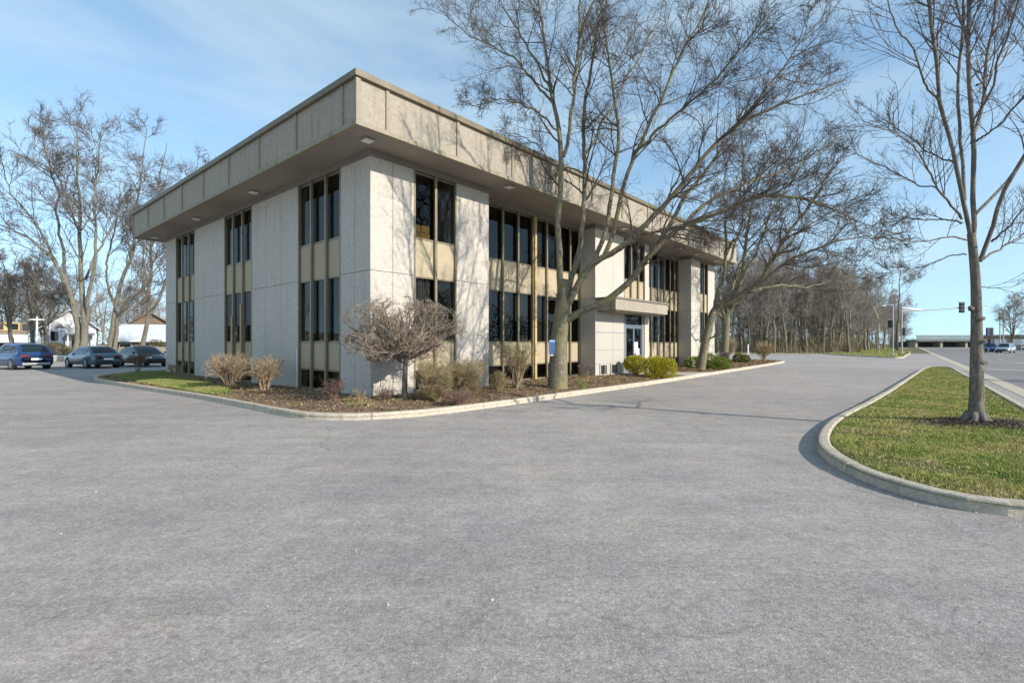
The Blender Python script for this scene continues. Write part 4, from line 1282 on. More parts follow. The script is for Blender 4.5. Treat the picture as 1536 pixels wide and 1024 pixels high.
tl = [
    px_limb([(117, 546, YL), (117, 530, YL), (116, 500, YL), (113, 470, YL), (110, 450, YL), (100, 425, YL - .3), (85, 395, YL - .6), (62, 370, YL - 1), (30, 350, YL - 1.2), (-10, 335, YL - 1.4)], 0.348, .03, pw=.7, wig=.1),
    px_limb([(124, 546, YL), (126, 515, YL), (128, 480, YL), (124, 440, YL), (120, 400, YL), (122, 350, YL + .3), (118, 300, YL + .5), (115, 240, YL + .7), (118, 185, YL + 1)], 0.337, .03, pw=.7, wig=.1),
    px_limb([(126, 490, YL), (135, 440, YL - .5), (142, 400, YL - 1), (145, 340, YL - 1.2), (140, 290, YL - 1.3), (150, 240, YL - 1.4), (155, 190, YL - 1.5)], 0.168, .03, wig=.1),
    px_limb([(100, 428, YL), (95, 380, YL + .6), (85, 330, YL + 1), (85, 280, YL + 1.2), (70, 230, YL + 1.4), (60, 190, YL + 1.5)], 0.140, .03, wig=.1),
    px_limb([(85, 395, YL - .6), (62, 345, YL - 1), (40, 315, YL - 1.3), (15, 290, YL - 1.5), (2, 240, YL - 1.6)], 0.112, .025, wig=.1),
    px_limb([(128, 420, YL), (150, 370, YL + .8), (175, 330, YL + 1.2), (195, 290, YL + 1.5), (215, 260, YL + 1.6)], 0.112, .025, wig=.1),
    px_limb([(120, 350, YL), (100, 300, YL - .8), (80, 250, YL - 1.2), (45, 215, YL - 1.4)], 0.095, .025, wig=.1),
    px_limb([(112, 470, YL), (95, 442, YL + 1), (70, 435, YL + 1.3), (45, 438, YL + 1.5)], 0.090, .025, wig=.1),
]
o = make_tree('bare_tree', tl, lvL(np.array([9, 11, 10, 9, 8, 9, 8, 5])), M['bark_pale'], M['twig_pale'], (*W(121, 546, YL)[:2], 0))
tag(o, 'largest pale barked bare tree behind the parked cars on the left', 'tree')
YM = 50.0
tl = [
    px_limb([(160, 540, YM), (165, 515, YM), (172, 480, YM), (172, 455, YM), (182, 425, YM), (195, 395, YM), (203, 355, YM), (205, 300, YM), (215, 240, YM), (220, 195, YM)], 0.281, .03, pw=.7, wig=.1),
    px_limb([(173, 538, YM), (173, 500, YM), (178, 470, YM), (200, 445, YM - .5), (225, 420, YM - .8), (250, 395, YM - 1)], 0.214, .03, pw=.8, wig=.1),
    px_limb([(172, 455, YM), (158, 420, YM + 1), (165, 370, YM + 1.4), (178, 320, YM + 1.8), (180, 270, YM + 2)], 0.123, .03, wig=.1),
    px_limb([(150, 450, YM), (140, 455, YM - .6), (125, 475, YM - 1), (112, 500, YM - 1.4)], 0.056, .03, wig=.05),
]
o = make_tree('bare_tree', tl, lvL(np.array([12, 10, 9, 2])), M['bark_pale'], M['twig_pale'], (*W(167, 538, YM)[:2], 0))
tag(o, 'pale bare tree with forked trunk between the largest tree and the office', 'tree')
YN = 54.0
tl = [
    px_limb([(212, 535, YN), (215, 510, YN), (221, 480, YN), (224, 455, YN), (226, 420, YN), (228, 370, YN), (233, 320, YN), (240, 270, YN), (250, 215, YN)], 0.253, .03, pw=.7, wig=.1),
    px_limb([(221, 485, YN), (235, 455, YN), (245, 430, YN), (260, 395, YN + .5), (280, 350, YN + .7), (290, 290, YN + 1)], 0.168, .03, wig=.1),
    px_limb([(224, 455, YN), (212, 420, YN - 1), (215, 370, YN - 1.4), (230, 330, YN - 1.6), (250, 300, YN - 1.8)], 0.112, .03, wig=.1),
    px_limb([(228, 370, YN), (250, 330, YN + 1), (275, 290, YN + 1.5), (298, 245, YN + 1.8)], 0.090, .03, wig=.1),
]
o = make_tree('bare_tree', tl, lvL(np.array([13, 10, 9, 8])), M['bark_pale'], M['twig_pale'], (*W(212, 535, YN)[:2], 0))
tag(o, 'slender pale bare tree nearest the shaded wall of the office', 'tree')
YO = 58.0
for k, (px, h, sd, lb) in enumerate(((18, 12, 301, 'pale bare tree behind the blue hatchback at the left edge'), (46, 11, 302, 'small pale bare tree beside the white lamp pole'), (2, 13, 303, 'pale bare tree cut by the left edge of the view'))):
    o = wood_tree(h, .26, sd, 1.15, fork=True, low=.25, dense=1.0, twr=.014, bark_m=M['bark_pale'], twig_m=M['twig_pale'], name='bare_tree')
    o.location = ((px - CXP) / FPX * YO, YO + k * 2, 0)
    tag(o, lb, 'tree')
o = wood_tree(9, .2, 310, 1.3, fork=True, low=.2, dense=1.0, name='bare_tree')
o.location = (float((1518 - CXP) / FPX * 105), 105, 0)
o.scale = (1.15, 1.15, 1.15)
tag(o, 'rounded bare tree beside the tan building across the main road', 'tree')

# ================================================================== SHRUBS
def shrub_stems(w, h, n, seed_pts=None, base_r=.12, flat_top=.0, lean=1.0):
    """stems from the base up into a rounded head: limbs (local coords)"""
    out = []
    for i in range(n):
        a = rng.uniform(0, 2 * PI)
        rr = math.sqrt(rng.random()) * w / 2 * .82
        hz = h * (.72 + .26 * rng.random()) * (1 - .28 * (rr / (w / 2)) ** 2)
        b = np.array([math.cos(a), math.sin(a), 0]) * base_r * rng.random()
        e_ = np.array([math.cos(a) * rr, math.sin(a) * rr, hz])
        m1 = b * .6 + e_ * .28 + np.array([0, 0, h * .10])
        m2 = b * .25 + e_ * .7 + np.array([0, 0, h * .03])
        out.append((b - UPV * .05, m1, m2, e_))
    return out

def shrub(name, base, w, h, nst, mat_s, mat_t, label, cat='shrub', r=.012, tw=.004, c1=7, c2=5, c3=3, l1=.34, up=.25, buds=None, group=None, jit=.16, low=.35):
    base = np.asarray(base, float)
    limbs = [limb(s_, r * random.uniform(.7, 1.2), r * .35, k=10, wig=.012 * w) for s_ in shrub_stems(w, h, nst)]
    P = np.stack([l[0] for l in limbs]); Rr = np.stack([l[1] for l in limbs])
    root = empty(name, base)
    V, F = tubes(P, Rr, 6)
    link_mesh('stem', V, F, mat_s, root, True)
    parts = []
    c, cr = grow(P, Rr, c1, low, 1.0, R(22), R(60), lambda L, f: l1 * h * (1.1 - .6 * f), 5, jit, up, .6, tw, r * .6, .4)
    parts.append(tubes(c, cr, 4))
    c, cr = grow(c, cr, c2, .2, 1.0, R(22), R(60), lambda L, f: np.clip(.55 * L, .05, .4), 4, jit, up, .7, tw * .8, r * .4, .4)
    parts.append(tubes(c, cr, 3))
    if c3:
        c, cr = grow(c, cr, c3, .2, 1.0, R(25), R(60), lambda L, f: np.clip(.5 * L, .04, .2), 3, jit, up, .8, tw * .65, r * .3)
        parts.append(tubes(c, cr, 3))
    V, F = merge(parts)
    link_mesh('twigs' if False else 'crown', V, F, mat_t, root, True)
    if buds:
        tips = c[:, -1]
        tips = tips[tips[:, 2] > h * buds[1]]
        V, F = leaves(tips + rng.normal(0, .01, tips.shape), np.full(len(tips), buds[2]), None, 0, .5)
        link_mesh('foliage', V, F, buds[0], root)
    tag(root, label, cat, group)
    return root

def gz(px, y, z=.15):
    g = G(px, y, z)
    return g
S = lambda px, Y: px * Y / FPX

b = gz(345, 582); shrub('bare_shrub', b, 1.75, 1.18, 40, M['twig_tan'], M['twig_tan'], 'tan bare shrub under the middle window of the shaded wall', r=.016, tw=.0045, c1=6, c2=5, c3=2)
b = gz(397, 586); shrub('bare_shrub', b, 1.35, 1.1, 30, M['twig_tan'], M['twig_tan'], 'smaller tan bare shrub right of the one under the middle window', r=.015, tw=.0045, c1=6, c2=5, c3=2)
b = gz(263, 568); shrub('bare_shrub', b, .75, .75, 9, M['twig_tan'], M['twig_tan'], 'sparse little tan shrub by the far window of the shaded wall', r=.013, tw=.005, c1=5, c2=4, c3=2)
b = gz(207, 559); shrub('bare_shrub', b, 1.15, 1.05, 12, M['twig_mauve'], M['twig_red'], 'flat topped bare shrub on the grass strip in front of the dark sedan', r=.014, tw=.005, c1=7, c2=6, c3=3, low=.6)
b = gz(500, 602); shrub('bare_shrub', b, .85, .62, 14, M['twig_red'], M['twig_red'], 'low dark reddish shrub beneath the near window of the shaded wall', r=.010, tw=.0035, c1=6, c2=5, c3=3, low=.2)
b = gz(541, 606); shrub('bare_shrub', b, .38, .42, 7, M['twig_tan'], M['twig_tan'], 'tiny straw coloured shrub at the office corner', r=.010, tw=.003, c1=5, c2=4, c3=2)
b = gz(578, 603); shrub('bare_shrub', b, .6, .34, 10, M['twig_red'], M['twig_red'], 'low twiggy clump between the office corner and the umbrella tree', r=.008, tw=.003, c1=5, c2=4, c3=3, low=.2)
b = gz(655, 602); shrub('dense_shrub', b, 1.55, 1.05, 95, M['twig_olive'], M['twig_olive'], 'dense olive brown mounded shrub beside the umbrella tree', r=.007, tw=.003, c1=8, c2=5, c3=3, low=.1, l1=.3)
b = gz(700, 597); shrub('dense_shrub', b, 1.55, 1.08, 95, M['twig_olive'], M['twig_olive'], 'dense olive brown mounded shrub in front of the second sunlit pier', r=.007, tw=.003, c1=8, c2=5, c3=3, low=.1, l1=.3)
b = gz(690, 606); shrub('dense_shrub', b, 1.2, .35, 34, M['twig_red'], M['twig_red'], 'low reddish twigs at the foot of the olive mounded shrubs', r=.005, tw=.0025, c1=6, c2=5, c3=2, low=.1)
b = gz(776, 584); shrub('budding_shrub', b, 1.75, 1.6, 22, M['twig_tan'], M['twig_olive'], 'vase shaped shrub with pale green buds left of the blue sign', r=.02, tw=.004, c1=5, c2=5, c3=3, low=.45, buds=(M['bud'], .68, .045))
b = gz(748, 586); shrub('dense_shrub', b, .95, .62, 34, M['twig_olive'], M['twig_olive'], 'small olive brown shrub at the foot of the budding shrub', r=.006, tw=.003, c1=7, c2=5, c3=3, low=.1)
b = gz(880, 566); shrub('bare_shrub', b, .9, .75, 12, M['twig_mauve'], M['twig_mauve'], 'thin grey shrub at the foot of the dark entrance pier', r=.009, tw=.004, c1=5, c2=4, c3=2)
b = gz(926, 561); shrub('bare_shrub', b, .9, .7, 10, M['twig_tan'], M['twig_tan'], 'thin tan shrub between the vents and the golden evergreen', r=.01, tw=.004, c1=5, c2=4, c3=2)
b = gz(1020, 549, .2); shrub('bare_shrub', b, 1.5, 1.05, 24, M['twig_mauve'], M['twig_mauve'], 'mauve grey bare shrub under the far recessed windows', r=.010, tw=.006, c1=6, c2=5, c3=2)
b = gz(1087, 543, .2); shrub('dense_shrub', b, 1.35, .85, 34, M['twig_mauve'], M['twig_mauve'], 'mauve twiggy mound right of the leaning tree', r=.009, tw=.006, c1=7, c2=5, c3=2, low=.15)
b = gz(1145, 543, .1); shrub('bare_shrub', b, 1.55, 1.7, 34, M['twig_tan'], M['twig_olive'], 'rounded tan shrub at the far tip of the planting bed', r=.018, tw=.007, c1=7, c2=5, c3=2, low=.4)
b = gz(1095, 531, .1); shrub('dense_shrub', b, 2.2, 2.3, 40, M['twig_olive'], M['twig_olive'], 'olive shrub at the base of the thick trunked tree', r=.012, tw=.008, c1=7, c2=5, c3=2, low=.15)
# short grass-like tuft by the big tree
b = gz(873, 583); shrub('young_plant', b, .42, .34, 22, M['grass_green'], M['grass_green'], 'bright green tuft at the foot of the tallest tree', 'plant', r=.006, tw=.003, c1=3, c2=2, c3=0, low=.2)

# evergreens
def evergreen(base, lobes, mat, n, leaf, label, name='evergreen_shrub'):
    base = np.asarray(base, float)
    root = empty(name, base)
    cs, ds = [], []
    tot = sum(l[3] * l[5] for l in lobes)
    for (x, y, z, rx, ry, rz) in lobes:
        m = int(n * rx * rz / tot)
        d = nrm(rng.normal(size=(m, 3)))
        rad = rng.uniform(.72, 1.06, m) ** .6
        bump_ = 1 + .10 * np.sin(d[:, 0] * 9 + x * 7) * np.cos(d[:, 2] * 8 + y * 5) + .06 * np.sin(d[:, 1] * 17)
        p = d * (rad * bump_)[:, None] * np.array([rx, ry, rz]) + np.array([x, y, z])
        keep = p[:, 2] > -.02
        cs.append(p[keep]); ds.append((d + rng.normal(0, .55, d.shape) + np.array([0, 0, .5]))[keep])
    cs = np.vstack(cs); ds = np.vstack(ds)
    V, F = leaves(cs, np.full(len(cs), leaf), ds, 0, .42)
    link_mesh('foliage', V, F, mat, root)
    mb = MB()
    for (x, y, z, rx, ry, rz) in lobes:
        for k in range(7):
            a = k * .9
            mb.tube([(x * .3, y * .3, -.05), (x * .8 + .2 * rx * math.cos(a), y * .8 + .2 * ry * math.sin(a), z * .6), (x + .6 * rx * math.cos(a), y + .6 * ry * math.sin(a), z + .35 * rz)], [.025, .016, .006], M['twig'], 5)
    mb.build('stem', root)
    tag(root, label, 'shrub')
    return root
evergreen(gz(955, 563), [(0, 0, .52, .55, .5, .42), (-.25, .1, .58, .35, .35, .3)], M['leaf_gold'], 9000, .055, 'golden evergreen with a bare stem beside the entrance')
evergreen(gz(988, 566), [(-.25, -.05, .42, .45, .42, .50), (.3, 0, .42, .5, .45, .46), (.05, .15, .5, .45, .4, .42)], M['leaf_gold'], 14000, .055, 'large clipped golden evergreen next to the concrete path')
evergreen(gz(1062, 553, .15), [(-.8, 0, .3, .6, .5, .42), (0, .1, .42, .7, .55, .5), (.75, 0, .32, .6, .5, .4), (.3, -.3, .25, .6, .4, .32)], M['leaf_green'], 13000, .075, 'spreading bright green juniper beside the leaning tree')
evergreen(gz(1112, 545, .12), [(-.2, 0, .35, .42, .4, .42), (.3, 0, .32, .34, .35, .36)], M['leaf_olive'], 7000, .075, 'small olive green evergreen near the far tip of the bed')

# umbrella shaped pruned tree at the corner
bu = gz(607, 603, .12)
Yu = bu[1]
top = np.array([0, 0, 1.13])
ul = [limb([(0, 0, -.05), (.0, 0, .5), (.02, 0, .95), (.03, 0, 1.2)], .085, .06, k=14, pw=.8)]
for i in range(42):
    a = i * 2 * PI / 15.4 * 1.0 + rng.uniform(-.12, .12)
    inner = i % 2 == 0
    rr = (1.5 if not inner else rng.uniform(.35, 1.25)) * rng.uniform(.85, 1.08)
    d = np.array([math.cos(a), math.sin(a), 0])
    rr *= 1.0 + .16 * max(0, -d[0])
    zt = rng.uniform(1.4, 2.5) if not inner else rng.uniform(2.4, 2.7) - .12 * rr ** 2
    rr *= 1.0 if zt < 1.9 or inner else .93
    p0 = top + d * .03 + UPV * rng.uniform(-.08, .06)
    ul.append(limb([p0, p0 + d * rr * .22 + UPV * (.14 if not inner else .3), p0 + d * rr * .55 + UPV * ((zt - 1.13) * .38 + .04), p0 + d * rr + UPV * (zt - 1.13)], .04 if not inner else .045, .009, k=14, wig=.04))
ulv = [
    dict(counts=np.array([0] + [10] * 42), f0=.18, f1=1.0, a0=R(22), a1=R(60), L=lambda L, f: .5 * (1.15 - .5 * f), k=7, jit=.18, up=.12, rs=.6, rtip=.006, rmax=.02, sides=5, gnarl=.7),
    dict(counts=5, f0=.15, f1=1.0, a0=R(25), a1=R(62), L=lambda L, f: np.clip(.55 * L, .12, .34), k=5, jit=.2, up=.3, rs=.65, rtip=.0045, rmax=.009, sides=4, gnarl=.6),
    dict(counts=2, f0=.15, f1=1.0, a0=R(25), a1=R(62), L=lambda L, f: np.clip(.5 * L, .06, .18), k=3, jit=.18, up=.2, rs=.7, rtip=.0035, rmax=.006, sides=3),
]
def dome(P):
    """clipped to a flat bottomed dome, the way the tree is pruned"""
    c = np.array([-.12, 0, 1.55])
    h = np.where(P[..., 2:3] > c[2], 1.2, .5)
    q = (P - c) / np.concatenate([np.full(h.shape, 1.78), np.full(h.shape, 1.6), h], -1)
    m = np.linalg.norm(q, axis=-1, keepdims=True)
    return np.where(m > 1, c + (P - c) * (1 + .25 * (m - 1)) / m, P)
o = make_tree('umbrella_tree', ul, ulv, M['bark_grey'], M['twig_umbrella'], (0, 0, 0), dome)
o.location = bu
tag(o, 'small pruned bare tree with a flat umbrella crown at the office corner', 'tree')

# brush under the wood (stuff)
bp = []
for _ in range(26000):
    if random.random() < .55:
        px = random.uniform(1060, 1290); Y = random.uniform(88, 112)
        bp.append(((px - CXP) / FPX * Y, Y))
    else:
        q = RP(random.uniform(-28, -9), random.uniform(95, 240))
        bp.append((q[0], q[1]))
bp = np.array(bp)
V, F = blades(bp, np.zeros(len(bp)), rng.uniform(.3, 1, len(bp)) ** 2 * rng.uniform(.8, 5.5, len(bp)), rng.uniform(.03, .09, len(bp)))
tag(link_mesh('undergrowth', V, F, M['brush']), 'tangled brown undergrowth on the floor of the wood', 'undergrowth', kind='stuff')
# far tree line (one mass on the horizon)
def treeline(name, x0, x1, Y0, n, hlo, hhi, label, leafs):
    xs = rng.uniform(x0, x1, n); ys = Y0 + rng.uniform(0, 40, n)
    hh = rng.uniform(0, 1, n) ** 1.6 * (hlo + (hhi - hlo) * (.5 + .5 * np.sin(xs * .045) * np.cos(xs * .013 + 1)))
    V, F = leaves(np.c_[xs, ys, hh], np.full(n, leafs), None, 0, .35)
    tag(link_mesh(name, V, F, M['brush']), label, 'trees', kind='stuff')
treeline('distant_woods', 215, 700, 330, 34000, 3.0, 7.0, 'low distant line of trees along the horizon beyond the main road', .8)
treeline('distant_woods', -260, -10, 135, 40000, 7, 14, 'brown mass of distant trees behind the houses', .6)
treeline('distant_woods', 20, 78, 138, 30000, 7, 12, 'brown thicket closing the back of the wood', .5)

def wood_mass(x0, x1, y0, y1, n, hh_, label):
    p = np.c_[rng.uniform(x0, x1, n), rng.uniform(y0, y1, n)]
    z = rng.uniform(0, 1, n) ** 1.3 * (hh_ * (.75 + .25 * np.sin(p[:, 1] * .11)))
    V, F = leaves(np.c_[p, z], np.full(n, .9), None, 0, .4)
    tag(link_mesh('distant_woods', V, F, M['brush']), label, 'trees', kind='stuff')
wood_mass(92, 120, -90, 70, 26000, 14, 'brown wood across the main road, mirrored in the sunlit panes')
wood_mass(-150, -120, -20, 90, 12000, 9, 'brown wood beyond the lot, mirrored in the shaded panes')

# ================================================================== SMALL STREET THINGS
# blue sign
b = gz(828, 585)
so = empty('sign_post', b)
tag(so, 'small blue sign on a dark post in front of the tallest tree', 'sign')
MB().box(-.035, .035, -.03, .03, -.1, 1.12, M['trim'], .006).build('post', so)
MB().box(-.095, .095, -.045, -.031, 1.15, 1.62, M['sign_blue'], .01).build('sign_panel', so)
MB().box(-.09, .09, -.049, -.0455, 1.545, 1.61, M['sign_pale'], .001).build('sign_header', so)
MB().box(-.055, .045, -.05, -.031, 1.1, 1.145, M['white'], .004).build('label_plate', so)
so.rotation_euler = (0, 0, R(3))
# white marker post
b = G(1122, 522.5)
b[1] = 78.0; b[0] = (1122 - CXP) / FPX * 78; b[2] = 0
o = empty('marker_post', b)
tag(o, 'short white marker post in front of the wood', 'post')
MB().tube([(0, 0, 0), (0, 0, 1.5)], .09, M['white'], 10).tube([(0, 0, 1.5), (0, 0, 1.56)], [.1, .06], M['white'], 10).build('post', o)

# poles on the far island
def pole(name, px, Y, h, r, mat, label, cat='pole'):
    o = empty(name, ((px - CXP) / FPX * Y, Y, .1))
    tag(o, label, cat)
    MB().tube([(0, 0, -.1), (0, 0, h)], [r, r * .75], mat, 10).build('shaft', o)
    MB().box(-r * 1.8, r * 1.8, -r * 1.8, r * 1.8, 0, .12, mat, .02).build('base', o)
    return o
def signal_head(mb, x, y, z, w=.34, h=1.05, face=-1):
    mb.box(x - w / 2, x + w / 2, y - .12, y + .12, z, z + h, M['black'], .03)
    for k in range(3):
        zz = z + h * (.18 + .32 * k)
        mb.tube([(x, y - .13, zz), (x, y - .32, zz)], .13, M['black'], 10, False)
PC = M['steel']
o = pole('utility_pole', 1275, 88, 7.4, .13, plain('weathered_wood', (.30, .26, .21), .9, 0, .25, 4), 'weathered wooden pole, leftmost on the far grass island')
o = pole('lamp_post', 1318, 86, 5.4, .12, plain('tan_pole', (.42, .36, .27), .7, 0, .2, 3), 'tan pole with a crooked top leaning left on the far island', 'lamp post')
MB().tube([(0, 0, 5.35), (-.25, 0, 6.3), (-.6, 0, 7.2), (-1.0, 0, 7.9)], [.1, .09, .07, .05], M['amber'], 8).build('bent_arm', o)
o = pole('signal_pole', 1339.6, 66, 6.6, .085, M['steel'], 'thin steel signal pole at the tip of the far island', 'traffic signal')
m = MB(); signal_head(m, -.42, 0, 3.6, .42, 1.0); m.tube([(0, 0, 4.1), (-.42, 0, 4.1)], .03, M['steel'], 6); m.build('signal_head', o)
MB().tube([(0, 0, 6.5), (-.5, 0, 6.62), (-1.1, 0, 6.5)], [.045, .04, .03], M['steel'], 6).box(-1.45, -1.0, -.1, .1, 6.4, 6.5, M['lens'], .02).build('lamp_arm', o)
o = pole('signal_mast', 1352.5, 84, 7.5, .15, M['steel'], 'steel mast with a long arm carrying a signal over the road', 'traffic signal')
aw = .12
MB().tube([(0, 0, 6.0 + .9), (2.5, -.3, 7.0), (5.5, -.6, 7.15), (9, -1.0, 7.4), (13.2, -1.4, 7.75)], [.13, .12, .1, .08, .06], M['steel'], 8).build('mast_arm', o)
MB().tube([(0, 0, 7.45), (1.2, -.1, 7.25), (3.1, -.35, 7.12)], [.14, .22, .06], M['white'], 8).build('arm_bracket', o)
m = MB()
hx = S(1434.5 - 1352.5, 83)
m.box(hx - .42, hx + .42, -1.2, -1.05, 6.55, 8.3, M['black'], .02)
m.tube([(hx, -1.21, 6.6), (hx, -1.21, 8.25)], .035, M['steel'], 6)
for zz in (6.85, 7.4, 7.95):
    for sx in (-.2, .2):
        m.tube([(hx + sx, -1.2, zz), (hx + sx, -1.36, zz)], .14, M['trim'], 10)
m.build('signal_head', o)
m = MB(); signal_head(m, .22, 0, 2.9, .55, 1.25); m.build('signal_head', o)
# right side of the road
o = pole('signal_post', 1485.5, 98, 3.9, .10, M['trim'], 'dark signal post beyond the parked cars across the main road', 'traffic signal')
m = MB()
m.box(-.75, -.1, -.15, .15, 3.0, 4.6, plain('navy_box', (.025, .035, .075), .5), .03).box(.02, .5, -.15, .15, 3.1, 4.6, M['black'], .03).box(-.25, .35, -.2, .2, .9, 2.4, M['trim'], .03)
m.build('signal_head', o)
for px, lb, sgn in ((1500, 'tall twin lamp post on the left of the pair across the road', -1), (1505, 'tall twin lamp post on the right of the pair across the road', 1)):
    o = pole('lamp_post', px, 112, 8.2, .13, M['steel'], lb, 'lamp post')
    MB().tube([(0, 0, 8.2), (sgn * .3, 0, 8.9), (sgn * .25, 0, 9.6)], [.1, .08, .05], M['steel'], 8).tube([(0, 0, 7.2), (-.35 * sgn, 0, 7.9), (-.2 * sgn, 0, 8.9)], [.09, .07, .05], M['steel'], 8).build('lamp_arm', o)
    MB().box(-.3, .3, -.2, .2, 6.8, 7.3, M['lens'] if sgn > 0 else M['trim'], .05).build('lamp_head', o)

# overpass at the end of the main road
ov = empty('overpass', (0, 0, 0))
tag(ov, 'long pale overpass with railing panels across the end of the road', 'bridge')
def OV(px, Y): return (px - CXP) / FPX * Y
Yo = 215.0
x0, x1 = OV(1374, Yo), OV(1570, Yo)
mb = MB().box(x0, x1, Yo, Yo + 6, 2.55, 3.2, plain('bridge_concrete', (.16, .16, .15), .9, 0, .2, .3)); mb.build('deck', ov)
mb = MB()
n_ = 14
for k in range(n_):
    a = x0 + (x1 - x0) * k / n_
    mb.box(a + .08, a + (x1 - x0) / n_ - .08, Yo - .15, Yo - .05, 3.2, 5.0, plain('railing_panel', (.20, .26, .27), .5, 0, .2, .2))
mb.build('railing_panel', ov)
MB().box(x0 - .2, x1, Yo - .3, Yo + .1, 5.0, 5.3, plain('pale_rail', (.42, .48, .47), .6)).build('handrail', ov)
mb = MB()
for k in range(6):
    a = x0 + 1 + (x1 - x0 - 2) * k / 5
    mb.box(a - .5, a + .5, Yo + 1, Yo + 5, 0, 2.55, M['fascia'])
mb.build('bridge_pier', ov)
MB().box(x0 - 6, x1, Yo + 6.5, Yo + 7, 0, 2.5, plain('span_shade', (.09, .085, .075), .95, 0, .3, .2)).build('span_shade', ov)  # dark sheet standing in for the shade under the open span
# tan building across the road
bo = empty('low_building', (OV(1500, 125), 125, 0), R(-43))
tag(bo, 'low tan flat roofed building across the main road', 'building')
MB().box(-3.5, 9, 0, 10, 0, 3.4, plain('tan_wall', (.33, .27, .2), .9, 0, .2, .3)).build('wall', bo)
MB().box(-3.9, 9.4, -.4, 10.4, 3.403, 3.8, plain('tan_roof', (.42, .38, .31), .9, 0, .1, .3)).build('roof', bo)
for k in range(2):
    MB().box(-1 + 3.3 * k, 1.2 + 3.3 * k, -.06, -.005, 1.3, 2.7, M['white'], .02).build('window', bo)
# shrubs by the roadside (right edge)
fo = empty('wire_fence', (OV(1532, 96), 96, 0))
tag(fo, 'grey post and rail fence at the right edge beyond the road', 'fence')
for k in range(5):
    MB().tube([(k * 2.2, k * .3, 0), (k * 2.2, k * .3, 2.3)], .06, M['steel'], 8).build('post', fo)
for z in (1.0, 1.6, 2.2):
    MB().tube([(0, 0, z), (8.8, 1.2, z)], .04, M['steel'], 6).build('rail', fo)

# ================================================================== LEFT BACKGROUND
def PXX(px, Y): return (px - CXP) / FPX * Y
def gable_house(px0, px1, Y, ze, zr, wall_m, roof_m, depth, label, name='house', rz=0.0):
    x0, x1 = PXX(px0, Y), PXX(px1, Y)
    o = empty(name, (x0, Y, 0), rz)
    w = (x1 - x0) * math.cos(rz)
    m = MB()
    V = [(0, 0, 0), (w, 0, 0), (w, 0, ze), (w / 2, 0, zr), (0, 0, ze), (0, depth, 0), (w, depth, 0), (w, depth, ze), (w / 2, depth, zr), (0, depth, ze)]
    m.add(V, [(0, 1, 2, 3, 4), (9, 8, 7, 6, 5), (0, 4, 9, 5), (1, 6, 7, 2)], wall_m)
    m.build('wall', o)
    m = MB()
    e_ = .5
    sl = (zr - ze) / (w / 2)
    for sgn in (-1, 1):
        xe = w / 2 + sgn * (w / 2 + e_)
        zz = ze - e_ * sl
        m.add([(w / 2, -e_, zr + .03), (xe, -e_, zz + .03), (xe, depth + e_, zz + .03), (w / 2, depth + e_, zr + .03),
               (w / 2, -e_, zr + .25), (xe, -e_, zz + .25), (xe, depth + e_, zz + .25), (w / 2, depth + e_, zr + .25)],
              [(0, 1, 2, 3), (7, 6, 5, 4), (0, 4, 5, 1), (1, 5, 6, 2), (2, 6, 7, 3)], roof_m)
    m.build('roof', o)
    tag(o, label, 'house')
    return o, w
white_w = plain('white_siding', (.58, .58, .57), .7, 0, .08, .8)
grey_w = plain('grey_siding', (.26, .28, .31), .8, 0, .15, .8)
pale_roof = plain('pale_roofing', (.45, .44, .43), .7, 0, .15, .5)
def win(o, x0, x1, z0, z1, y=-.05, fm=None):
    f = MB().box(x0 - .08, x1 + .08, y, y + .045, z0 - .08, z1 + .08, fm or M['white']).build('window', o)
    MB().box(x0, x1, y - .012, y - .003, z0, z1, M['dark_pane']).build('pane', f)
ho, w = gable_house(64, 146, 72, 4.0, 6.4, white_w, pale_roof, 9, 'white gabled house behind the largest tree', rz=R(41))
win(ho, .8, 1.7, 2.0, 3.4)
win(ho, 3.1, 4.0, .4, 2.6)
m = MB().box(2.6, 5.6, -1.5, -.01, 0, .3, M['smooth']); m.build('porch_floor', ho)
m = MB().box(2.5, 5.7, -1.6, -.02, 2.9, 3.15, grey_w); m.build('porch_roof', ho)
for x in (2.7, 4.1, 5.5):
    MB().box(x - .08, x + .08, -1.5, -1.34, .3, 2.9, M['white']).build('porch_post', ho)
MB().box(3.9, 4.8, -.06, -.01, .3, 2.5, plain('slate_door', (.16, .18, .21), .6)).build('door', ho)
MB().box(0.0, 2.4, -.03, -.008, .0, 3.6, plain('blue_grey_siding', (.22, .27, .35), .8, 0, .1, 1)).build('siding_panel', ho)
# low house with the white roof
lo = empty('bungalow', (PXX(166, 66), 66, 0), R(24))
tag(lo, 'low bungalow with a white sunlit roof beside the office', 'house')
w2 = PXX(262, 66) - PXX(166, 66)
MB().box(0, w2, 0, 8, 0, 2.2, plain('brown_wall', (.10, .08, .06), .9, 0, .2, 1)).build('wall', lo)
m = MB()
m.add([(-.6, -.8, 2.1), (w2 + .6, -.8, 2.1), (w2 + .6, 4, 4.3), (-.6 + .8, 4, 4.3), (-.6, 8.8, 2.1), (w2 + .6, 8.8, 2.1), (-.6, -.8, 1.85), (w2 + .6, -.8, 1.85), (-.6, 8.8, 1.85), (w2 + .6, 8.8, 1.85)],
      [(0, 1, 2, 3), (3, 2, 5, 4), (0, 3, 4), (1, 5, 2), (0, 6, 7, 1), (4, 5, 9, 8), (0, 4, 8, 6), (1, 7, 9, 5), (6, 8, 9, 7)], plain('white_roofing', (.60, .61, .63), .6, 0, .15, 1.2))
m.build('roof', lo)
for k in range(4):
    win(lo, 1 + k * 2.1, 2.2 + k * 2.1, .7, 1.6)
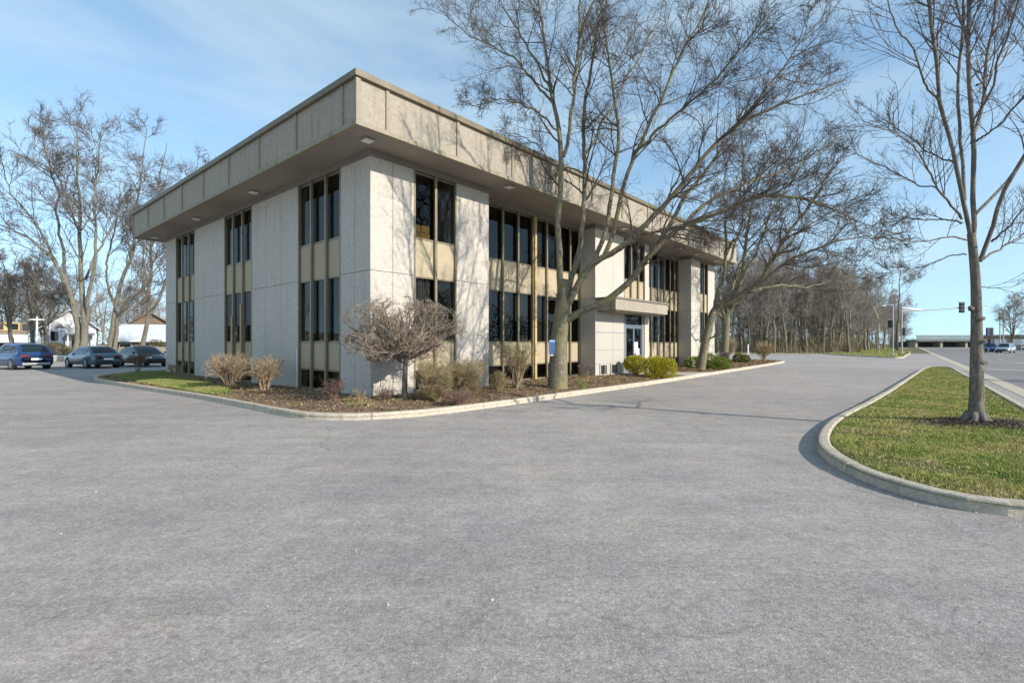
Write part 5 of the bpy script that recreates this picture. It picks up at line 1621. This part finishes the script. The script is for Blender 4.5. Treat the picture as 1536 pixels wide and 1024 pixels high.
# brown house behind
bo2, w = gable_house(188, 262, 84, 4.6, 6.8, plain('brown_shingle', (.17, .125, .09), .9, 0, .2, 1.5), plain('brown_roof', (.15, .11, .085), .9, 0, .2, 1.5), 9, 'brown shingled house behind the white roofed bungalow', rz=R(36))
win(bo2, w - 2.6, w - 1.5, 3.0, 4.4, fm=M['trim'])
win(bo2, 1.2, 2.4, 3.0, 4.2, fm=M['trim'])
# fence in front of the bungalow
fe = empty('board_fence', (PXX(158, 60), 60, 0))
tag(fe, 'pale board fence in front of the white roofed bungalow', 'fence')
m = MB()
wf = PXX(262, 60) - PXX(158, 60)
k = 0
x = 0.0
while x < wf:
    m.box(x, x + .14, 0, .03, .05, 1.25 + .04 * math.sin(k * 2.1), plain('fence_board', (.42, .36, .27), .9, 0, .2, 3) if k == 0 else m.mats[0])
    x += .16; k += 1
m.build('board_panel', fe)
for z in (.35, 1.0):
    MB().box(0, wf, .031, .08, z, z + .09, m.mats[0]).build('rail', fe)
# store on the far left
st = empty('shop_building', (PXX(-40, 82), 82, 0), R(43))
tag(st, 'low shop with a yellow fascia and white awning at the far left', 'shop')
ws = (PXX(40, 82) - PXX(-40, 82)) * .74
MB().box(0, ws, 0, 8, 0, 5.2, plain('shop_wall', (.22, .17, .13), .9, 0, .2, .6)).build('wall', st)
MB().box(-.1, ws - 1.0, -.15, -.003, 3.8, 5.1, plain('yellow_fascia', (.50, .38, .13), .6, 0, .1, 1)).build('fascia', st)
for k in range(5):
    MB().box(.5 + k * 1.75, 1.7 + k * 1.75, -.22, -.155, 3.95, 4.95, M['black'] if k % 2 else M['dark_pane']).build('window', st)
m = MB().add([(0, -.01, 3.1), (ws, -.01, 3.1), (ws, -2.2, 2.0), (0, -2.2, 2.0), (0, -.01, 2.95), (ws, -.01, 2.95), (ws, -2.2, 1.8), (0, -2.2, 1.8)], [(0, 3, 2, 1), (4, 5, 6, 7), (3, 7, 6, 2), (0, 4, 7, 3), (1, 2, 6, 5)], M['white'])
m.build('awning', st)
# white lamp pole
lp = empty('lamp_post', (PXX(55.5, 55), 55, 0))
tag(lp, 'white lamp pole with crossed arms behind the blue hatchback', 'lamp post')
MB().tube([(0, 0, 0), (0, 0, 4.3)], .09, M['white'], 10).build('shaft', lp)
MB().box(-.75, .75, -.1, .1, 4.15, 4.3, M['white'], .02).box(-.1, .1, -.6, .6, 4.16, 4.29, M['white'], .02).build('arm', lp)
MB().tube([(0, 0, 4.3), (0, 0, 4.6)], [.1, .05], M['white'], 8).build('finial', lp)
# hedges
def hedge(px0, px1, Y, h, d, mat, label, n=6000, leaf=.12):
    x0, x1 = PXX(px0, Y), PXX(px1, Y)
    root = empty('hedge', ((x0 + x1) / 2, Y, 0))
    w = x1 - x0
    p = np.c_[rng.uniform(-w / 2, w / 2, n), rng.uniform(-d / 2, d / 2, n), rng.random(n) ** .6 * h]
    p[:, 2] *= .78 + .22 * np.sin(p[:, 0] * 1.7 + 1) * np.cos(p[:, 0] * .6)
    V, F = leaves(p, np.full(n, leaf), None, 0, .5)
    link_mesh('foliage', V, F, mat, root)
    m = MB()
    for k in range(12):
        xx = -w / 2 + w * (k + .5) / 12
        m.tube([(xx, 0, -.05), (xx + .1, .1, h * .5), (xx - .1, -.1, h * .85)], [.03, .02, .008], M['twig'], 5)
    m.build('stem', root)
    tag(root, label, 'hedge')
    return root
hedge(44, 112, 52, 1.75, 1.6, M['hedge'], 'brown and olive hedge behind the blue hatchback')
hedge(200, 258, 62.5, 2.2, 1.2, M['hedge'], 'dark clipped hedge under the eaves of the bungalow', 5000)
hedge(0, 30, 60, 1.5, 1.6, M['hedge'], 'brown hedge at the far left below the shop', 3000)
# low white wall
lw = empty('low_wall', (PXX(70, 47.5), 47.5, 0))
tag(lw, 'low white concrete wall between the hatchback and the teal sedan', 'wall')
ww = PXX(112, 47.5) - PXX(70, 47.5)
MB().box(-8, ww, 0, .3, 0, .42, M['kerb'], .02).build('wall', lw)
MB().box(-8.03, ww + .03, -.04, .34, .423, .52, M['white'], .015).build('coping', lw)

# ================================================================== CARS
def car(name, px, Y, head_deg, kind, pm, label, cat, L=4.7, Wd=1.84, H=1.46, group=None, front_lamps=True):
    o = empty(name, (PXX(px, Y), Y, 0.0), R(head_deg))
    hw = Wd / 2
    zb = .22
    if kind == 'suv':
        belt = .98; hood = .98
        st = [(-L / 2, .50, .80, .80), (-L / 2 + .04, .36, .96, .90), (-L / 2 + .18, .26, 1.02, .97), (-L * .30, .24, 1.0, 1.0), (0, .24, .98, 1.0), (L * .22, .24, .98, 1.0), (L * .30, .24, .97, .99), (L / 2 - .30, .26, .86, .95), (L / 2 - .06, .32, .76, .86), (L / 2, .42, .62, .74)]
        gh = [(-L / 2 + .08, 1.0), (-L / 2 + .50, H - .06), (-.10, H), (L * .10, H - .03), (L * .29, .97)]
    else:
        belt = .90; hood = .88
        st = [(-L / 2, .48, .74, .78), (-L / 2 + .05, .36, .90, .88), (-L / 2 + .2, .25, .96, .96), (-L * .30, .23, .95, 1.0), (0, .23, .91, 1.0), (L * .2, .23, .90, 1.0), (L * .30, .23, .87, .99), (L / 2 - .35, .25, .76, .95), (L / 2 - .08, .30, .66, .86), (L / 2, .40, .56, .74)]
        gh = [(-L / 2 + .45, .94), (-L / 2 + 1.15, H - .05), (-.15, H), (L * .08, H - .03), (L * .29, .87)]
    V, F = [], []
    for x, z0, z1, ww in st:
        a = hw * ww
        zm = z0 + (z1 - z0) * .45
        half = [(a * .55, z0 - .02), (a * .9, z0), (a * .985, z0 + .1), (a, zm), (a * .985, z1 - .14), (a * .93, z1 - .03), (a * .72, z1 + .01), (0, z1 + .03)]
        ring = [(x, y, z) for y, z in half] + [(x, -y, z) for y, z in half[-2::-1]]
        V += ring
    n = 15
    for i in range(len(st) - 1):
        for k in range(n):
            F.append((i * n + k, i * n + (k + 1) % n, (i + 1) * n + (k + 1) % n, (i + 1) * n + k))
    F.append(tuple(range(n))); F.append(tuple((len(st) - 1) * n + k for k in range(n - 1, -1, -1)))
    m = MB()
    m.add(V, F, pm)
    # greenhouse: roofline curve, rounded shoulders; glass patches lie 6 mm proud of it
    gb, gt = hw * .93, hw * .70
    xs_ = np.array([p_[0] for p_ in gh]); zs_ = np.array([p_[1] for p_ in gh])
    cv = resample(chaikin(np.c_[xs_, zs_], 3, False), 25)
    x_a, x_b = gh[0][0], gh[4][0]
    zl = lambda x: gh[0][1] - .04 + (gh[4][1] - gh[0][1]) * (x - x_a) / (x_b - x_a)
    def rf(u):
        q = u * 24
        i_ = min(int(q), 23)
        return cv[i_] + (cv[i_ + 1] - cv[i_]) * (q - i_)
    def spt(u, v, off=0.0):
        """v 0 at the belt line, .5 at the roof edge, 1 on the centre line"""
        x, z = rf(u)
        b0 = zl(x)
        rise = max(z - b0, 0) / (H - b0)
        ye = gb + (gt - gb) * min(1, rise) - .0
        if v <= .5:
            t = v / .5
            y = gb + (ye - gb) * (t ** 1.35)
            zz = b0 + (max(z - .045 * rise, b0) - b0) * t
        else:
            t = (v - .5) / .5
            y = ye * (1 - t)
            zz = max(z - .045 * rise, b0) + .045 * rise * math.sin(t * PI / 2) + .012 * t
        return np.array([x, y, zz])
    def grid(u0, u1, v0, v1, s, nu, nv, off, mat, nm=None, mirror=False):
        mm = MB()
        Vv = []
        for i_ in range(nu + 1):
            for j_ in range(nv + 1):
                u = u0 + (u1 - u0) * i_ / nu
                v = v0 + (v1 - v0) * j_ / nv
                sg = s
                if mirror:
                    w_ = -1 + 2 * j_ / nv
                    sg = 1 if w_ >= 0 else -1
                    v = 1 - abs(w_) * (1 - v0)
                p_ = spt(u, v)
                e1 = spt(min(u + .02, 1), v) - spt(max(u - .02, 0), v)
                e2 = spt(u, min(v + .03, 1)) - spt(u, max(v - .03, 0))
                n_ = np.cross(e1, e2)
                n_ = n_ / (np.linalg.norm(n_) + 1e-9)
                if n_[2] < 0: n_ = -n_
                p_ = p_ + n_ * off
                Vv.append((p_[0], p_[1] * sg, p_[2]))
        Ff = []
        for i_ in range(nu):
            for j_ in range(nv):
                a_ = i_ * (nv + 1) + j_
                Ff.append((a_, a_ + 1, a_ + nv + 2, a_ + nv + 1))
        if nm is None:
            m.add(Vv, Ff, mat)
        else:
            mm.add(Vv, Ff, mat)
            return mm.build(nm, o, True)
    for s in (1, -1):
        grid(0, 1, 0, 1, s, 24, 10, 0, pm)
    bd = m.build('body', o, True)
    uA = (0.03, .24 if kind == 'suv' else .27)
    grid(uA[0], uA[1], .60, 1, 1, 6, 8, .006, M['car_glass'], 'rear_window', True)
    grid(.74, .975, .60, 1, 1, 6, 8, .006, M['car_glass'], 'windscreen', True)
    for s in (1, -1):
        for u0, u1 in ((.17, .45), (.475, .83)):
            grid(u0, u1, .05, .43, s, 8, 4, .006, M['car_glass'], 'side_window')
        # mirror
        MB().box(L * .22, L * .22 + .14, s * hw - .02 if s > 0 else s * hw - .16, s * hw + .16 if s > 0 else s * hw + .02, .95, 1.07, pm, .03).build('wing_mirror', o)
        # lamps
        MB().box(-L / 2 + .0, -L / 2 + .16, s * hw * .60 - .2, s * hw * .60 + .2, .78 if kind == 'suv' else .74, .93 if kind == 'suv' else .87, M['tail'], .025).build('tail_lamp', o)
        MB().box(L / 2 - .22, L / 2 - .03, s * hw * .62 - .2, s * hw * .62 + .2, .56, .72, M['head'], .03).build('headlight', o)
        for x in (-L * .29, L * .30):
            t = MB().tube([(x, s * (hw - .23), .33), (x, s * (hw - .01), .33)], .33, M['tyre'], 20)
            wl = t.build('wheel', o)
            rm = MB().tube([(x, s * (hw - .02), .33), (x, s * (hw + .004), .33)], [.22, .20], M['rim'], 14)
            rm.tube([(x, s * (hw + .004), .33), (x, s * (hw + .012), .33)], .05, M['trim'], 8)
            rm.build('rim', wl)
            ar = MB().tube([(x, s * (hw - .12), .36), (x, s * (hw - .004), .36)], .385, M['trim'], 20)
            ar.build('wheel_arch', o)
    MB().box(-L / 2 - .03, -L / 2 + .1, -.27, .27, .60 if kind == 'suv' else .56, .73 if kind == 'suv' else .68, M['plate'], .008).build('number_plate', o)
    MB().box(-L / 2 - .02, -L / 2 + .2, -hw * .72, hw * .72, .30, .44, M['silver_trim'] if kind == 'suv' else M['trim'], .03).build('bumper', o)
    MB().box(L / 2 - .18, L / 2 + .01, -hw * .55, hw * .55, .36, .56, M['trim'], .03).build('grille', o)
    tag(o, label, cat, group)
    return o
car('parked_car', 31, 33.0, 136.8 + 17, 'suv', paint('blue_paint', (.018, .06, .17)), 'dark blue hatchback parked at the left edge, seen from behind', 'car', 4.3, 1.9, 1.7)
car('parked_car', 139, 35.0, 129.5 + 20, 'sedan', paint('teal_paint', (.085, .15, .185)), 'teal grey sedan in the middle of the three parked cars', 'car', 4.8, 1.86, 1.5)
car('parked_car', 214, 37.0, 124 + 180 + 24, 'sedan', paint('charcoal_paint', (.018, .024, .03)), 'charcoal sedan partly hidden by the office wall', 'car', 4.8, 1.86, 1.5)
car('parked_car', 1484, 98, 40 + 180 + 20, 'suv', paint('royal_paint', (.03, .07, .24)), 'blue car left of the silver one across the main road', 'car', 4.8, 1.95, 1.8)
car('parked_car', 1508, 90, 43 + 180 - 8, 'suv', paint('silver_paint', (.42, .45, .48)), 'silver car facing the camera across the main road', 'car', 4.9, 2.0, 1.75)

# ================================================================== LIGHT, SKY, CAMERA
sd = bpy.data.lights.new('sun', 'SUN')
sd.energy = 3.2
sd.angle = R(0.42)
sd.color = (1.0, 0.94, 0.85)
so_ = bpy.data.objects.new('sun', sd)
COL.objects.link(so_)
vec = Vector((SUN_AZ[0] * math.cos(SUN_EL), SUN_AZ[1] * math.cos(SUN_EL), math.sin(SUN_EL)))
so_.rotation_euler = vec.to_track_quat('Z', 'Y').to_euler()
so_.location = (30, -20, 30)

wld = bpy.data.worlds.new('World')
scene.world = wld
wld.use_nodes = True
nt = wld.node_tree
bg = nt.nodes['Background']
sky = nt.nodes.new('ShaderNodeTexSky')
sky.sky_type = 'NISHITA'
sky.sun_disc = False
sky.sun_elevation = SUN_EL
sky.sun_rotation = math.atan2(SUN_AZ[0], SUN_AZ[1])
sky.air_density = 1.0
sky.dust_density = 0.2
sky.ozone_density = 1.0
tc = nt.nodes.new('ShaderNodeTexCoord')
sx = nt.nodes.new('ShaderNodeSeparateXYZ')
nt.links.new(tc.outputs['Generated'], sx.inputs[0])
mr = nt.nodes.new('ShaderNodeMapRange')
mr.inputs['From Min'].default_value = 0.0
mr.inputs['From Max'].default_value = 1.0
mr.inputs['To Min'].default_value = 0.15
mr.inputs['To Max'].default_value = 1.0
nt.links.new(sx.outputs['Z'], mr.inputs['Value'])
cx = nt.nodes.new('ShaderNodeCombineXYZ')
nt.links.new(sx.outputs['X'], cx.inputs['X'])
nt.links.new(sx.outputs['Y'], cx.inputs['Y'])
nt.links.new(mr.outputs[0], cx.inputs['Z'])
vn = nt.nodes.new('ShaderNodeVectorMath')
vn.operation = 'NORMALIZE'
nt.links.new(cx.outputs[0], vn.inputs[0])
nt.links.new(vn.outputs[0], sky.inputs['Vector'])
mp = nt.nodes.new('ShaderNodeMapping')
mp.inputs['Scale'].default_value = (1.0, 1.0, 4.5)
mp.inputs['Rotation'].default_value = (0, R(8), R(20))
nt.links.new(tc.outputs['Generated'], mp.inputs['Vector'])
cl = noise(nt, mp.outputs['Vector'], 1.7, 7, .58, .5)
cf = ramp(nt, cl, [(.38, g3(.05)), (.78, g3(.55))])
cc = mixc(nt, sky.outputs['Color'], (3.5, 3.8, 4.1), cf)
cc = mixc(nt, cc, (0.97, 1.085, 1.05), 1.0, 'MULTIPLY')
nt.links.new(cc, bg.inputs['Color'])
bg.inputs['Strength'].default_value = 0.135

cam = bpy.data.cameras.new('camera')
cam.sensor_width = 36
cam.lens = 36 * FPX / 1536
cam.shift_y = 3.0 / 1536
cam.clip_start = .05
cam.clip_end = 5000
co = bpy.data.objects.new('camera', cam)
COL.objects.link(co)
co.location = (0, 0, CAMH)
co.rotation_euler = (R(90), 0, 0)
scene.camera = co
scene.view_settings.view_transform = 'Standard'
scene.view_settings.look = 'None'
scene.view_settings.exposure = 0.82
scene.view_settings.gamma = 1.0
